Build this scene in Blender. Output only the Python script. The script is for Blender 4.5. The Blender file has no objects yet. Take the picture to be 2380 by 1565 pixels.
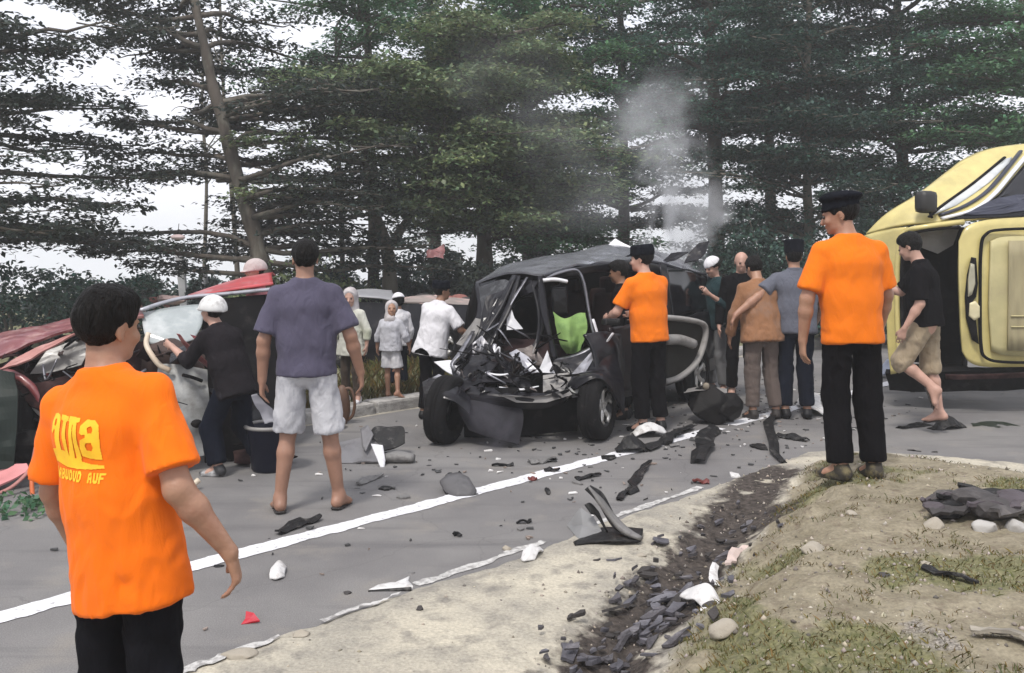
import bpy, bmesh, math, random
import numpy as np
from mathutils import Vector, Matrix
from mathutils.bvhtree import BVHTree
R = math.radians
rnd = random.Random(11)
rng = np.random.default_rng(5)
scene = bpy.context.scene
col = scene.collection

# ---------------------------------------------------------------- camera, sky, sun, exposure
CAM_H, FOC, CX, HY, PW, PH = 1.7, 2061.0, 1190.0, 596.0, 2380.0, 1565.0
cd = bpy.data.cameras.new('camera'); cam = bpy.data.objects.new('camera', cd); col.objects.link(cam)
cam.location = (0, 0, CAM_H); cam.rotation_euler = (R(90), 0, 0)
cd.sensor_width = 36; cd.lens = 36 * FOC / PW; cd.shift_y = -(PH / 2 - HY) / PW
cd.clip_start = .05; cd.clip_end = 3000
scene.camera = cam

SUN_EL, SUN_AZ = 58, 205            # azimuth clockwise from +Y
w = bpy.data.worlds.new('World'); scene.world = w; w.use_nodes = True
nt = w.node_tree; nt.nodes.clear()
o = nt.nodes.new('ShaderNodeOutputWorld'); bg = nt.nodes.new('ShaderNodeBackground')
sky = nt.nodes.new('ShaderNodeTexSky'); sky.sky_type = 'NISHITA'; sky.sun_disc = False
sky.sun_elevation = R(SUN_EL); sky.sun_rotation = R(SUN_AZ); sky.dust_density = 4; sky.air_density = 1.2
tc = nt.nodes.new('ShaderNodeTexCoord'); sp = nt.nodes.new('ShaderNodeSeparateXYZ'); mx = nt.nodes.new('ShaderNodeMath')
mx.operation = 'MAXIMUM'; mx.inputs[1].default_value = .02
cb = nt.nodes.new('ShaderNodeCombineXYZ')
nt.links.new(tc.outputs['Generated'], sp.inputs[0]); nt.links.new(sp.outputs[2], mx.inputs[0])
nt.links.new(sp.outputs[0], cb.inputs[0]); nt.links.new(sp.outputs[1], cb.inputs[1]); nt.links.new(mx.outputs[0], cb.inputs[2])
nt.links.new(cb.outputs[0], sky.inputs[0])
nz = nt.nodes.new('ShaderNodeTexNoise'); nz.inputs['Scale'].default_value = 2.6; nz.inputs['Detail'].default_value = 5
nt.links.new(cb.outputs[0], nz.inputs['Vector'])
rp = nt.nodes.new('ShaderNodeMapRange'); rp.inputs[1].default_value = .3; rp.inputs[2].default_value = .7
rp.inputs[3].default_value = .72; rp.inputs[4].default_value = .97
nt.links.new(nz.outputs[0], rp.inputs[0])
mixc = nt.nodes.new('ShaderNodeMix'); mixc.data_type = 'RGBA'
nt.links.new(rp.outputs[0], mixc.inputs[0]); nt.links.new(sky.outputs[0], mixc.inputs[6])
mixc.inputs[7].default_value = (8.1, 8.2, 8.9, 1)      # cloud deck
nt.links.new(mixc.outputs[2], bg.inputs[0]); bg.inputs[1].default_value = .080
nt.links.new(bg.outputs[0], o.inputs[0])
sd = bpy.data.lights.new('sun', 'SUN'); sun = bpy.data.objects.new('sun', sd); col.objects.link(sun)
sd.energy = 1.5; sd.angle = R(11); sd.color = (1, .96, .9)
_a, _e = R(SUN_AZ), R(SUN_EL)
sun.rotation_euler = Vector((-math.sin(_a) * math.cos(_e), -math.cos(_a) * math.cos(_e), -math.sin(_e))).to_track_quat('-Z', 'Y').to_euler()
vs = scene.view_settings; vs.view_transform = 'Standard'; vs.look = 'None'; vs.gamma = 1; vs.use_curve_mapping = False
vs.exposure = .93
scene.cycles.use_denoising = True
scene.cycles.max_bounces = 8; scene.cycles.volume_bounces = 1; scene.cycles.transparent_max_bounces = 12
scene.cycles.volume_step_rate = 1.5; scene.cycles.volume_max_steps = 96

# ---------------------------------------------------------------- helpers
def W(px, py, d):                    # a point at depth d metres (picture grid 2380 x 1565)
    return np.array([(px - CX) / FOC * d, d, CAM_H - (py - HY) * d / FOC])
def G(px, py, z=0.0):                # the point on a level z
    d = FOC * (CAM_H - z) / (py - HY)
    return np.array([(px - CX) / FOC * d, d, z])

def _h(ix, iy, iz, seed):
    n = (ix * 73856093) ^ (iy * 19349663) ^ (iz * 83492791) ^ (seed * 2654435761 & 0x7fffffff)
    n = (n ^ (n >> 13)) * 1274126177 & 0x7fffffff
    n = (n ^ (n >> 16)) * 668265263 & 0x7fffffff
    return (n & 0xffffff) / float(0xffffff)
def noise(p, seed=0):                # value noise 0..1
    p = np.asarray(p, float); i = np.floor(p).astype(np.int64); f = p - i; f = f * f * (3 - 2 * f)
    r = 0
    for a in (0, 1):
        wx = f[:, 0] if a else 1 - f[:, 0]
        for b in (0, 1):
            wy = f[:, 1] if b else 1 - f[:, 1]
            for c in (0, 1):
                wz = f[:, 2] if c else 1 - f[:, 2]
                r = r + wx * wy * wz * _h(i[:, 0] + a, i[:, 1] + b, i[:, 2] + c, seed)
    return r
def fbm(p, oct=3, seed=0):
    r, a, t = 0, 1.0, 0
    for k in range(oct):
        r = r + a * noise(np.asarray(p) * 2 ** k, seed + k); t += a; a *= .5
    return r / t
def sstep(a, b, x):
    t = np.clip((x - a) / (b - a), 0, 1); return t * t * (3 - 2 * t)

def mk(name, V, F, mat, parent=None, smooth=True, attr=None):
    V = np.asarray(V, float)
    q_ = parent
    while q_ is not None and not q_.get('_w'): q_ = q_.parent
    if q_ is not None: V = V - np.array(q_['_w'])
    me = bpy.data.meshes.new(name)
    if isinstance(F, np.ndarray):
        n, k = F.shape
        me.vertices.add(len(V)); me.vertices.foreach_set('co', V.astype(np.float32).ravel())
        me.loops.add(n * k); me.loops.foreach_set('vertex_index', F.astype(np.int32).ravel())
        me.polygons.add(n); me.polygons.foreach_set('loop_start', np.arange(0, n * k, k, dtype=np.int32))
        me.update(calc_edges=True)
    else:
        me.from_pydata([tuple(v) for v in V], [], [tuple(int(i) for i in f) for f in F]); me.update()
    if smooth: me.polygons.foreach_set('use_smooth', np.ones(len(me.polygons), bool))
    if attr is not None:
        a = me.color_attributes.new('tint', 'FLOAT_COLOR', 'POINT')
        a.data.foreach_set('color', np.asarray(attr, np.float32).ravel())
    if mat is not None: me.materials.append(mat)
    ob = bpy.data.objects.new(name, me); col.objects.link(ob)
    if parent is not None: ob.parent = parent
    return ob
def tag(o, label=None, cat=None, group=None, kind=None):
    if label: o['label'] = label
    if cat: o['category'] = cat
    if group: o['group'] = group
    if kind: o['kind'] = kind
    return o
def thing(name, label, cat, loc, group=None):
    e = bpy.data.objects.new(name, None); col.objects.link(e); e.location = [float(c) for c in loc]; e.empty_display_size = .2
    e['_w'] = [float(c) for c in loc]
    return tag(e, label, cat, group)
def join(*parts):
    Vs, Fs, n = [], [], 0
    for V, F in parts:
        Vs.append(np.asarray(V, float)); Fs += [tuple(int(i) + n for i in f) for f in F]; n += len(V)
    return np.vstack(Vs), Fs

# ---- shapes: each returns (V, F)
def cr(pts, n):                      # catmull-rom through points along axis 0
    pts = np.asarray(pts, float); m = len(pts)
    if m == 2: 
        t = np.linspace(0, 1, n).reshape((-1,) + (1,) * (pts.ndim - 1)); return pts[0] * (1 - t) + pts[1] * t
    P = np.concatenate([[2 * pts[0] - pts[1]], pts, [2 * pts[-1] - pts[-2]]])
    out = []
    for u in np.linspace(0, m - 1, n):
        i = min(int(u), m - 2); t = u - i; a, b, c, d = P[i], P[i + 1], P[i + 2], P[i + 3]
        out.append(.5 * (2 * b + (c - a) * t + (2 * a - 5 * b + 4 * c - d) * t * t + (3 * b - a - 3 * c + d) * t ** 3))
    return np.array(out)
def slab(P, thick):                  # grid of points (nu,nv,3) to a closed slab
    nu, nv = P.shape[:2]
    du = np.gradient(P, axis=0); dv = np.gradient(P, axis=1)
    N = np.cross(du, dv); N /= np.linalg.norm(N, axis=2, keepdims=True) + 1e-9
    V = np.vstack([(P + N * thick / 2).reshape(-1, 3), (P - N * thick / 2).reshape(-1, 3)])
    F = []; m = nu * nv; ix = lambda i, j: i * nv + j
    for i in range(nu - 1):
        for j in range(nv - 1):
            q = (ix(i, j), ix(i + 1, j), ix(i + 1, j + 1), ix(i, j + 1)); F.append(q); F.append(tuple(m + k for k in q[::-1]))
    edge = [ix(i, 0) for i in range(nu)] + [ix(nu - 1, j) for j in range(1, nv)] + [ix(i, nv - 1) for i in range(nu - 2, -1, -1)] + [ix(0, j) for j in range(nv - 2, 0, -1)]
    for a, b in zip(edge, edge[1:] + edge[:1]): F.append((b, a, m + a, m + b))
    return V, F
def panel(ctrl, thick=.012, cr_amp=.02, cr_scale=4, nu=18, nv=18, seed=1):
    C = np.array(ctrl, float); P = cr(C, nu); P = np.swapaxes(cr(np.swapaxes(P, 0, 1), nv), 0, 1)
    if cr_amp:
        q = P.reshape(-1, 3) * cr_scale
        n = np.stack([fbm(q + 7.1, 2, seed), fbm(q + 3.7, 2, seed + 5), fbm(q, 2, seed + 9)], 1) - .5
        r = np.abs(fbm(q * .8, 2, seed + 20) - .5) * 2
        P = P + (n * 1.3 * cr_amp + (r[:, None] - .3) * n * 2 * cr_amp).reshape(P.shape)
    return slab(P, thick)
def plate(outline, thick=.012, crump=.01, scale=6, rings=3, seed=1, res=22, bulge=0):
    O = np.array(outline, float); n = len(O)                     # resample outline
    L = np.linalg.norm(np.roll(O, -1, 0) - O, axis=1); s = np.concatenate([[0], np.cumsum(L)]); Oc = np.vstack([O, O[:1]])
    keep = sorted(set(list(s[:-1]) + list(np.linspace(0, s[-1], res, endpoint=False))))
    keep = [k for i, k in enumerate(keep) if i == 0 or k - keep[i - 1] > 1e-4]
    B = np.stack([np.interp(keep, s, Oc[:, k]) for k in range(3)], 1); c = B.mean(0)
    U = np.linalg.svd(B - c)[2]; N = U[2]
    V = [c[None]]; m = len(B)
    for r in range(1, rings + 1): V.append(c + (B - c) * r / rings)
    V = np.vstack(V)
    rr = np.concatenate([[0]] + [[r / rings] * m for r in range(1, rings + 1)])
    V = V + N * ((fbm(V * scale + seed, 2, seed) - .5) * 2 * crump + bulge * (1 - rr ** 2))[:, None]
    F = [(0, 1 + i, 1 + (i + 1) % m) for i in range(m)]
    for r in range(rings - 1):
        for i in range(m):
            a, b = 1 + r * m + i, 1 + r * m + (i + 1) % m; F.append((a, a + m, b + m, b))
    k = len(V); V2 = np.vstack([V + N * thick / 2, V - N * thick / 2]); F2 = list(F) + [tuple(k + i for i in f[::-1]) for f in F]
    o0 = 1 + (rings - 1) * m
    for i in range(m): a, b = o0 + i, o0 + (i + 1) % m; F2.append((b, a, k + a, k + b))
    return V2, F2
def tube(pts, r, n=8, res=None, flat=1.0, side=None):
    P = np.asarray(pts, float)
    rr = np.full(len(P), r, float) if np.isscalar(r) else np.asarray(r, float)
    if res:
        rr = np.interp(np.linspace(0, len(P) - 1, res), np.arange(len(P)), rr); P = cr(P, res)
    T = np.gradient(P, axis=0); T /= np.linalg.norm(T, axis=1, keepdims=True) + 1e-9
    u = np.cross(T[0], [0, 0, 1.0] if side is None else side)
    if np.linalg.norm(u) < 1e-3: u = np.cross(T[0], [0, 1.0, 0])
    V = []; an = np.linspace(0, 2 * math.pi, n, endpoint=False)
    for i in range(len(P)):
        u = u - T[i] * np.dot(u, T[i]); u /= np.linalg.norm(u) + 1e-9; v = np.cross(T[i], u)
        V.append(P[i] + rr[i] * (np.cos(an)[:, None] * u + flat * np.sin(an)[:, None] * v))
    V = np.vstack(V); F = []
    for i in range(len(P) - 1):
        for j in range(n):
            a, b = i * n + j, i * n + (j + 1) % n; F.append((a, b, b + n, a + n))
    F.append(tuple(range(n))[::-1]); F.append(tuple((len(P) - 1) * n + j for j in range(n)))
    return V, F
def box(c, s, rot=None, bev=.1):     # chamfered box
    hx, hy, hz = [k / 2 for k in s]; b = bev * min(s) 
    bm = bmesh.new(); bmesh.ops.create_cube(bm, size=1)
    for v in bm.verts: v.co = Vector((v.co.x * s[0], v.co.y * s[1], v.co.z * s[2]))
    if bev: bmesh.ops.bevel(bm, geom=list(bm.edges), offset=b, segments=2, affect='EDGES', profile=.6)
    V = np.array([v.co[:] for v in bm.verts]); bm.verts.index_update(); F = [tuple(v.index for v in f.verts) for f in bm.faces]; bm.free()
    if rot is not None: V = V @ np.array(rot).T
    return V + np.asarray(c, float), F
def rotz(a): c, s = math.cos(a), math.sin(a); return np.array([[c, -s, 0], [s, c, 0], [0, 0, 1.0]])
def rotx(a): c, s = math.cos(a), math.sin(a); return np.array([[1.0, 0, 0], [0, c, -s], [0, s, c]])
def roty(a): c, s = math.cos(a), math.sin(a); return np.array([[c, 0, s], [0, 1.0, 0], [-s, 0, c]])
def rock(c, s, seed=0, sub=3, amp=.5, cut=None):
    bm = bmesh.new(); bmesh.ops.create_icosphere(bm, subdivisions=sub, radius=1)
    V = np.array([v.co[:] for v in bm.verts]); bm.verts.index_update(); F = [tuple(v.index for v in f.verts) for f in bm.faces]; bm.free()
    V = V * (1 + amp * (fbm(V * 1.3 + seed * 3.1, 3, seed) - .5)[:, None])
    if cut:
        rg = np.random.default_rng(seed + 77)
        for _ in range(cut):
            n = rg.normal(0, 1, 3); n /= np.linalg.norm(n); k = V @ n - rg.uniform(.55, .85); V = V - n * np.clip(k, 0, None)[:, None]
        V = V * (1 + .06 * (fbm(V * 5, 2, seed) - .5)[:, None])
    return V * np.asarray(s, float) / 2 + np.asarray(c, float), F
def lathe(prof, n=24):               # profile (r, z) about z
    V = []; F = []; m = len(prof)
    for i in range(n):
        a = 2 * math.pi * i / n
        for r, z in prof: V.append((r * math.cos(a), r * math.sin(a), z))
    for i in range(n):
        for j in range(m - 1):
            a, b = i * m + j, ((i + 1) % n) * m + j; F.append((a, b, b + 1, a + 1))
    return np.array(V), F
def frame(z, x=None):                # rotation whose z column is the given direction
    z = np.asarray(z, float); z = z / np.linalg.norm(z)
    x = np.array([0, 0, 1.0]) if x is None else np.asarray(x, float)
    x = x - z * np.dot(x, z)
    if np.linalg.norm(x) < 1e-4: x = np.array([1.0, 0, 0]) - z * z[0]
    x /= np.linalg.norm(x); return np.stack([x, np.cross(z, x), z], 1)

# ---- materials
_mats = {}
def M(key, c=(.5, .5, .5), rough=.6, metal=0, var=.15, vs=6, bump=.0, bs=40, c2=None, c2s=3, c2lo=.5, c2hi=.7, spec=.5, alpha=1, coat=0, stretch=None, trans=0, tint=0, sheen=0, wr=0):
    if key in _mats: return _mats[key]
    m = bpy.data.materials.new(key); m.use_nodes = True; _mats[key] = m
    nt = m.node_tree; N = nt.nodes; Lk = nt.links.new; b = N['Principled BSDF']
    b.inputs['Roughness'].default_value = rough; b.inputs['Metallic'].default_value = metal
    b.inputs['Specular IOR Level'].default_value = spec; b.inputs['Alpha'].default_value = alpha
    b.inputs['Coat Weight'].default_value = coat; b.inputs['Sheen Weight'].default_value = sheen
    tc = N.new('ShaderNodeTexCoord'); vec = tc.outputs['Object']
    if stretch:
        mp = N.new('ShaderNodeMapping'); mp.inputs['Scale'].default_value = stretch; Lk(vec, mp.inputs[0]); vec = mp.outputs[0]
    n1 = N.new('ShaderNodeTexNoise'); n1.inputs['Scale'].default_value = vs; n1.inputs['Detail'].default_value = 6; Lk(vec, n1.inputs['Vector'])
    mr = N.new('ShaderNodeMapRange'); mr.inputs[1].default_value = .3; mr.inputs[2].default_value = .7
    mr.inputs[3].default_value = 1 - var; mr.inputs[4].default_value = 1 + var; Lk(n1.outputs[0], mr.inputs[0])
    cc = N.new('ShaderNodeMix'); cc.data_type = 'RGBA'; cc.inputs[6].default_value = (*c, 1); cc.inputs[7].default_value = (*(c2 or c), 1); cc.inputs[0].default_value = 0
    if c2:
        n2 = N.new('ShaderNodeTexNoise'); n2.inputs['Scale'].default_value = c2s; n2.inputs['Detail'].default_value = 7; n2.inputs['Roughness'].default_value = .65; Lk(vec, n2.inputs['Vector'])
        m2 = N.new('ShaderNodeMapRange'); m2.inputs[1].default_value = c2lo; m2.inputs[2].default_value = c2hi; Lk(n2.outputs[0], m2.inputs[0]); Lk(m2.outputs[0], cc.inputs[0])
    src = cc.outputs[2]
    if tint:
        at = N.new('ShaderNodeAttribute'); at.attribute_name = 'tint'
        mt = N.new('ShaderNodeMix'); mt.data_type = 'RGBA'; mt.blend_type = 'MULTIPLY'; mt.inputs[0].default_value = 1; Lk(src, mt.inputs[6]); Lk(at.outputs['Color'], mt.inputs[7]); src = mt.outputs[2]
    mu = N.new('ShaderNodeMix'); mu.data_type = 'RGBA'; mu.blend_type = 'MULTIPLY'; mu.inputs[0].default_value = 1
    Lk(src, mu.inputs[6]); Lk(mr.outputs[0], mu.inputs[7]); Lk(mu.outputs[2], b.inputs['Base Color'])
    if bump:
        n3 = N.new('ShaderNodeTexNoise'); n3.inputs['Scale'].default_value = bs; n3.inputs['Detail'].default_value = 4; Lk(vec, n3.inputs['Vector'])
        bp = N.new('ShaderNodeBump'); bp.inputs['Strength'].default_value = bump; bp.inputs['Distance'].default_value = .02; Lk(n3.outputs[0], bp.inputs['Height']); Lk(bp.outputs[0], b.inputs['Normal'])
    if wr:
        n4 = N.new('ShaderNodeTexNoise'); n4.inputs['Scale'].default_value = 13; n4.inputs['Detail'].default_value = 3; n4.inputs['Distortion'].default_value = 1.4
        m4 = N.new('ShaderNodeMapping'); m4.inputs['Scale'].default_value = (1, 1, .45); m4.inputs['Rotation'].default_value = (.25, .35, 0); Lk(tc.outputs['Object'], m4.inputs[0]); Lk(m4.outputs[0], n4.inputs['Vector'])
        b4 = N.new('ShaderNodeBump'); b4.inputs['Strength'].default_value = wr; b4.inputs['Distance'].default_value = .035; Lk(n4.outputs[0], b4.inputs['Height'])
        if bump: Lk(b4.outputs[0], bp.inputs['Normal'])
        else: Lk(b4.outputs[0], b.inputs['Normal'])
    if trans:
        tr = N.new('ShaderNodeBsdfTranslucent'); ms = N.new('ShaderNodeMixShader'); ms.inputs[0].default_value = trans
        Lk(mu.outputs[2], tr.inputs[0]); Lk(b.outputs[0], ms.inputs[1]); Lk(tr.outputs[0], ms.inputs[2]); Lk(ms.outputs[0], N['Material Output'].inputs[0])
    return m

# ---------------------------------------------------------------- road frame: t runs along the painted line, s across it to the right
OR = np.array([-2.41, 4.18]); ET = np.array([.696, .718]); ES = np.array([.718, -.696])
def st(s, t):                        # to world xy
    return OR[0] + s * ES[0] + t * ET[0], OR[1] + s * ES[1] + t * ET[1]
def ts(x, y):
    dx, dy = x - OR[0], y - OR[1]; return dx * ES[0] + dy * ES[1], dx * ET[0] + dy * ET[1]
def ridx(s, t): return np.stack([s, t, np.zeros_like(s)], 1)
def road_edge(t):                    # right hand edge of the asphalt
    return 1.13 + 2.9 * sstep(6.0, 7.6, t)
def ditch(t): return 2.29 - .31 * (t - 1.8)
def ground_z(x, y, fine=True):
    x = np.asarray(x, float).ravel(); y = np.asarray(y, float).ravel()
    s, t = ts(x, y); q = np.stack([x, y, np.zeros_like(x)], 1)
    n1 = fbm(q * 1.6, 3, 3) - .5; n2 = fbm(q * 7, 3, 8) - .5; n3 = fbm(q * 24, 2, 12) - .5
    e = road_edge(t) + .10 * n2 + .12 * n1
    z = -.03 + .045 * sstep(e - .10, e + .10, s) + .012 * n2 * sstep(e - .1, e + .3, s)
    u = s - ditch(t) + .18 * n2
    fall = sstep(5.9, 4.9, t)
    bank = .29 * sstep(.04, .85, u) + .10 * sstep(.6, 3.5, u) + .05 * n1 * sstep(.3, 1, u) + .03 * n2 * sstep(.1, .6, u) + .014 * n3 * sstep(.1, .5, u)
    dip = (-.075 * np.exp(-(u / .2) ** 2) - .05 * np.exp(-(u / .2) ** 2) * n2) * sstep(4.6, 3.6, t)
    z = z + fall * (bank + dip)
    # far verge behind the kerb
    v = -(s + 3.30)
    z = np.where(v > 0, .105 + .10 * sstep(0, 1.5, v) + .12 * n1 * sstep(0, .6, v) + .04 * n2 * sstep(0, .2, v), z)
    dd = np.hypot(x, y)
    z = z - .035 * np.clip(dd - 17, 0, None) + .3 * n1 * sstep(20, 40, dd)
    return z
def gz(x, y): return float(ground_z([x], [y])[0])

def axis(a, b, fine0, fine1, hf, k=1.22):
    c = list(np.arange(fine0, fine1 + 1e-6, hf)); h = hf; x = c[-1]
    while x < b: h *= k; x += h; c.append(x)
    h = hf; x = c[0]; pre = []
    while x > a: h *= k; x -= h; pre.append(x)
    return np.array(pre[::-1] + c)
sa = axis(-400, 400, -.3, 5.2, .03, 1.2); ta = axis(-400, 400, -1.6, 6.6, .036, 1.2)
S, T = np.meshgrid(sa, ta, indexing='ij'); X, Y = st(S, T); Z = ground_z(X, Y).reshape(S.shape)
nu, nv = S.shape
I = np.arange(nu * nv).reshape(nu, nv)
F = np.stack([I[:-1, :-1], I[1:, :-1], I[1:, 1:], I[:-1, 1:]], -1).reshape(-1, 4)
sf, tf = S.ravel(), T.ravel(); q = np.stack([X.ravel(), Y.ravel(), 0 * sf], 1)
n1 = fbm(q * 2.3, 3, 41); n2 = fbm(q * 6, 3, 47)
u = sf - ditch(tf)
mud = np.exp(-((u + .06 * 0) / .27) ** 2) * sstep(5.6, 5.0, tf) * sstep(.28, .5, n2 + .15)
mud = np.maximum(mud, .8 * sstep(.4, .1, np.hypot(X.ravel() - 1.62, (Y.ravel() - 5.75) * .6)))
soil = sstep(.1, .5, u) * sstep(6.2, 5.2, tf)
grass = np.maximum(soil * sstep(.48, .62, n1), sstep(-3.25, -3.5, sf))
grass = np.maximum(grass, sstep(4.5, 6, sf - road_edge(tf)) * sstep(5, 8, tf))
grav = .8 * soil * sstep(2.9, 1.9, tf) * sstep(.6, 1.5, u) * sstep(.42, .6, n2 + .05)
tint = np.stack([mud, grass, grav, soil], 1)

def ground_mat():
    m = bpy.data.materials.new('earth'); m.use_nodes = True; nt = m.node_tree; N = nt.nodes; Lk = nt.links.new; b = N['Principled BSDF']
    tc = N.new('ShaderNodeTexCoord'); at = N.new('ShaderNodeAttribute'); at.attribute_name = 'tint'
    sx = N.new('ShaderNodeSeparateColor'); Lk(at.outputs['Color'], sx.inputs[0])
    def nz(s, d=6, r=.6):
        n = N.new('ShaderNodeTexNoise'); n.inputs['Scale'].default_value = s; n.inputs['Detail'].default_value = d; n.inputs['Roughness'].default_value = r; Lk(tc.outputs['Object'], n.inputs['Vector']); return n.outputs[0]
    def mr(v, a, b_, c=0, d=1):
        k = N.new('ShaderNodeMapRange'); k.inputs[1].default_value = a; k.inputs[2].default_value = b_; k.inputs[3].default_value = c; k.inputs[4].default_value = d; Lk(v, k.inputs[0]); return k.outputs[0]
    def mix(f, a, b_, mode='MIX'):
        k = N.new('ShaderNodeMix'); k.data_type = 'RGBA'; k.blend_type = mode
        for i, v in ((0, f), (6, a), (7, b_)):
            if isinstance(v, (tuple, list)): k.inputs[i].default_value = (*v, 1)
            elif isinstance(v, (int, float)): k.inputs[i].default_value = v if (i == 0 or k.bl_idname == 'ShaderNodeMath') else (v, v, v, 1)
            else: Lk(v, k.inputs[i])
        return k.outputs[2]
    def add(a, b_, op='ADD'):
        k = N.new('ShaderNodeMath'); k.operation = op
        for i, v in enumerate((a, b_)):
            if isinstance(v, (int, float)): k.inputs[i].default_value = v
            else: Lk(v, k.inputs[i])
        return k.outputs[0]
    big, mid, fin = nz(1.7), nz(7), nz(60, 3)
    sand = mix(mr(big, .38, .62), (.29, .27, .23), (.47, .43, .345))
    sand = mix(mr(mid, .5, .72), sand, (.21, .195, .17))
    soil = mix(mr(mid, .35, .65), (.185, .16, .11), (.285, .25, .18))
    soil = mix(mr(nz(18), .52, .7), soil, (.16, .13, .095))
    c = mix(mr(add(at.outputs['Alpha'], add(mid, .5, 'SUBTRACT')), .3, .6), sand, soil)
    gr = mix(mr(nz(30), .3, .7), (.075, .085, .035), (.19, .18, .085))
    c = mix(mr(add(sx.outputs[1], add(nz(22), .5, 'SUBTRACT')), .3, 1.15), c, gr)
    gv = mix(mr(nz(90, 2), .35, .65), (.10, .088, .075), (.34, .31, .27))
    c = mix(mr(add(sx.outputs[2], add(mid, .5, 'SUBTRACT')), .4, .7), c, gv)
    md = mix(mr(nz(25), .35, .65), (.028, .023, .02), (.09, .075, .065))
    c = mix(mr(add(sx.outputs[0], add(nz(12), .5, 'SUBTRACT')), .35, .65), c, md)
    c = mix(1, c, mr(fin, .3, .7, .82, 1.18), 'MULTIPLY')
    Lk(c, b.inputs['Base Color']); b.inputs['Roughness'].default_value = .9; b.inputs['Specular IOR Level'].default_value = .2
    bp = N.new('ShaderNodeBump'); bp.inputs['Strength'].default_value = .55; bp.inputs['Distance'].default_value = .02; Lk(add(nz(45, 5), add(mid, 1.5, 'MULTIPLY')), bp.inputs['Height']); Lk(bp.outputs[0], b.inputs['Normal'])
    return m
g = mk('ground', np.stack([X.ravel(), Y.ravel(), Z.ravel()], 1), F, ground_mat(), attr=tint); tag(g, kind='structure')

def asphalt_mat():
    m = bpy.data.materials.new('asphalt'); m.use_nodes = True; nt = m.node_tree; N = nt.nodes; Lk = nt.links.new; b = N['Principled BSDF']
    tc = N.new('ShaderNodeTexCoord')
    def nz(s, d=6, r=.6, v=None):
        n = N.new('ShaderNodeTexNoise'); n.inputs['Scale'].default_value = s; n.inputs['Detail'].default_value = d; n.inputs['Roughness'].default_value = r; Lk(v or tc.outputs['Object'], n.inputs['Vector']); return n.outputs[0]
    def mr(v, a, b_, c=0, d=1):
        k = N.new('ShaderNodeMapRange'); k.inputs[1].default_value = a; k.inputs[2].default_value = b_; k.inputs[3].default_value = c; k.inputs[4].default_value = d; Lk(v, k.inputs[0]); return k.outputs[0]
    def mix(f, a, b_, mode='MIX'):
        k = N.new('ShaderNodeMix'); k.data_type = 'RGBA'; k.blend_type = mode
        for i, v in ((0, f), (6, a), (7, b_)):
            if isinstance(v, (tuple, list)): k.inputs[i].default_value = (*v, 1)
            elif isinstance(v, (int, float)): k.inputs[i].default_value = v if (i == 0 or k.bl_idname == 'ShaderNodeMath') else (v, v, v, 1)
            else: Lk(v, k.inputs[i])
        return k.outputs[2]
    c = mix(mr(nz(.9), .35, .65), (.165, .158, .157), (.235, .226, .218))
    c = mix(mr(nz(2.2, 7), .55, .75), c, (.26, .24, .215))
    mp = N.new('ShaderNodeMapping'); mp.inputs['Rotation'].default_value = (0, 0, R(-45.9)); mp.inputs['Scale'].default_value = (.35, 3.2, 1); Lk(tc.outputs['Object'], mp.inputs[0])
    c = mix(mr(nz(1.3, 5, .6, mp.outputs[0]), .54, .74, 0, .75), c, (.115, .11, .112))       # worn wheel tracks and oil
    c = mix(mr(nz(150, 3), .35, .65), mix(1, c, .68, 'MULTIPLY'), c)
    c = mix(mr(nz(120, 2), .68, .74), c, (.3, .29, .28))
    vo = N.new('ShaderNodeTexVoronoi'); vo.feature = 'DISTANCE_TO_EDGE'; vo.inputs['Scale'].default_value = .55
    nv = N.new('ShaderNodeTexNoise'); nv.inputs['Scale'].default_value = 3; nv.inputs['Detail'].default_value = 6; Lk(tc.outputs['Object'], nv.inputs['Vector'])
    va = N.new('ShaderNodeVectorMath'); va.operation = 'MULTIPLY_ADD'; va.inputs[1].default_value = (.35, .35, .35); Lk(nv.outputs['Color'], va.inputs[0]); Lk(tc.outputs['Object'], va.inputs[2]); Lk(va.outputs[0], vo.inputs['Vector'])
    c = mix(mr(vo.outputs[0], .0035, .0, 0, .28), c, (.04, .038, .036))
    Lk(c, b.inputs['Base Color']); b.inputs['Roughness'].default_value = .82; b.inputs['Specular IOR Level'].default_value = .35
    bp = N.new('ShaderNodeBump'); bp.inputs['Strength'].default_value = .35; bp.inputs['Distance'].default_value = .006; Lk(nz(170, 3), bp.inputs['Height']); Lk(bp.outputs[0], b.inputs['Normal'])
    return m
tt = np.concatenate([np.arange(-30, -2, 1.0), np.arange(-2, 16, .12), np.arange(16, 30, 1.)])
k = 9; rows = []
for j in range(k):
    f = j / (k - 1); s0, s1 = -3.04, road_edge(tt) + .14
    s = s0 + (s1 - s0) * f; x, y = st(s, tt); rows.append(np.stack([x, y, -.035 * np.clip(np.hypot(x, y) - 17, 0, None)], 1))
P = np.array(rows); I = np.arange(k * len(tt)).reshape(k, -1)
F = np.stack([I[:-1, :-1], I[1:, :-1], I[1:, 1:], I[:-1, 1:]], -1).reshape(-1, 4)
tag(mk('road', P.reshape(-1, 3), F, asphalt_mat()), kind='structure')

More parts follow.
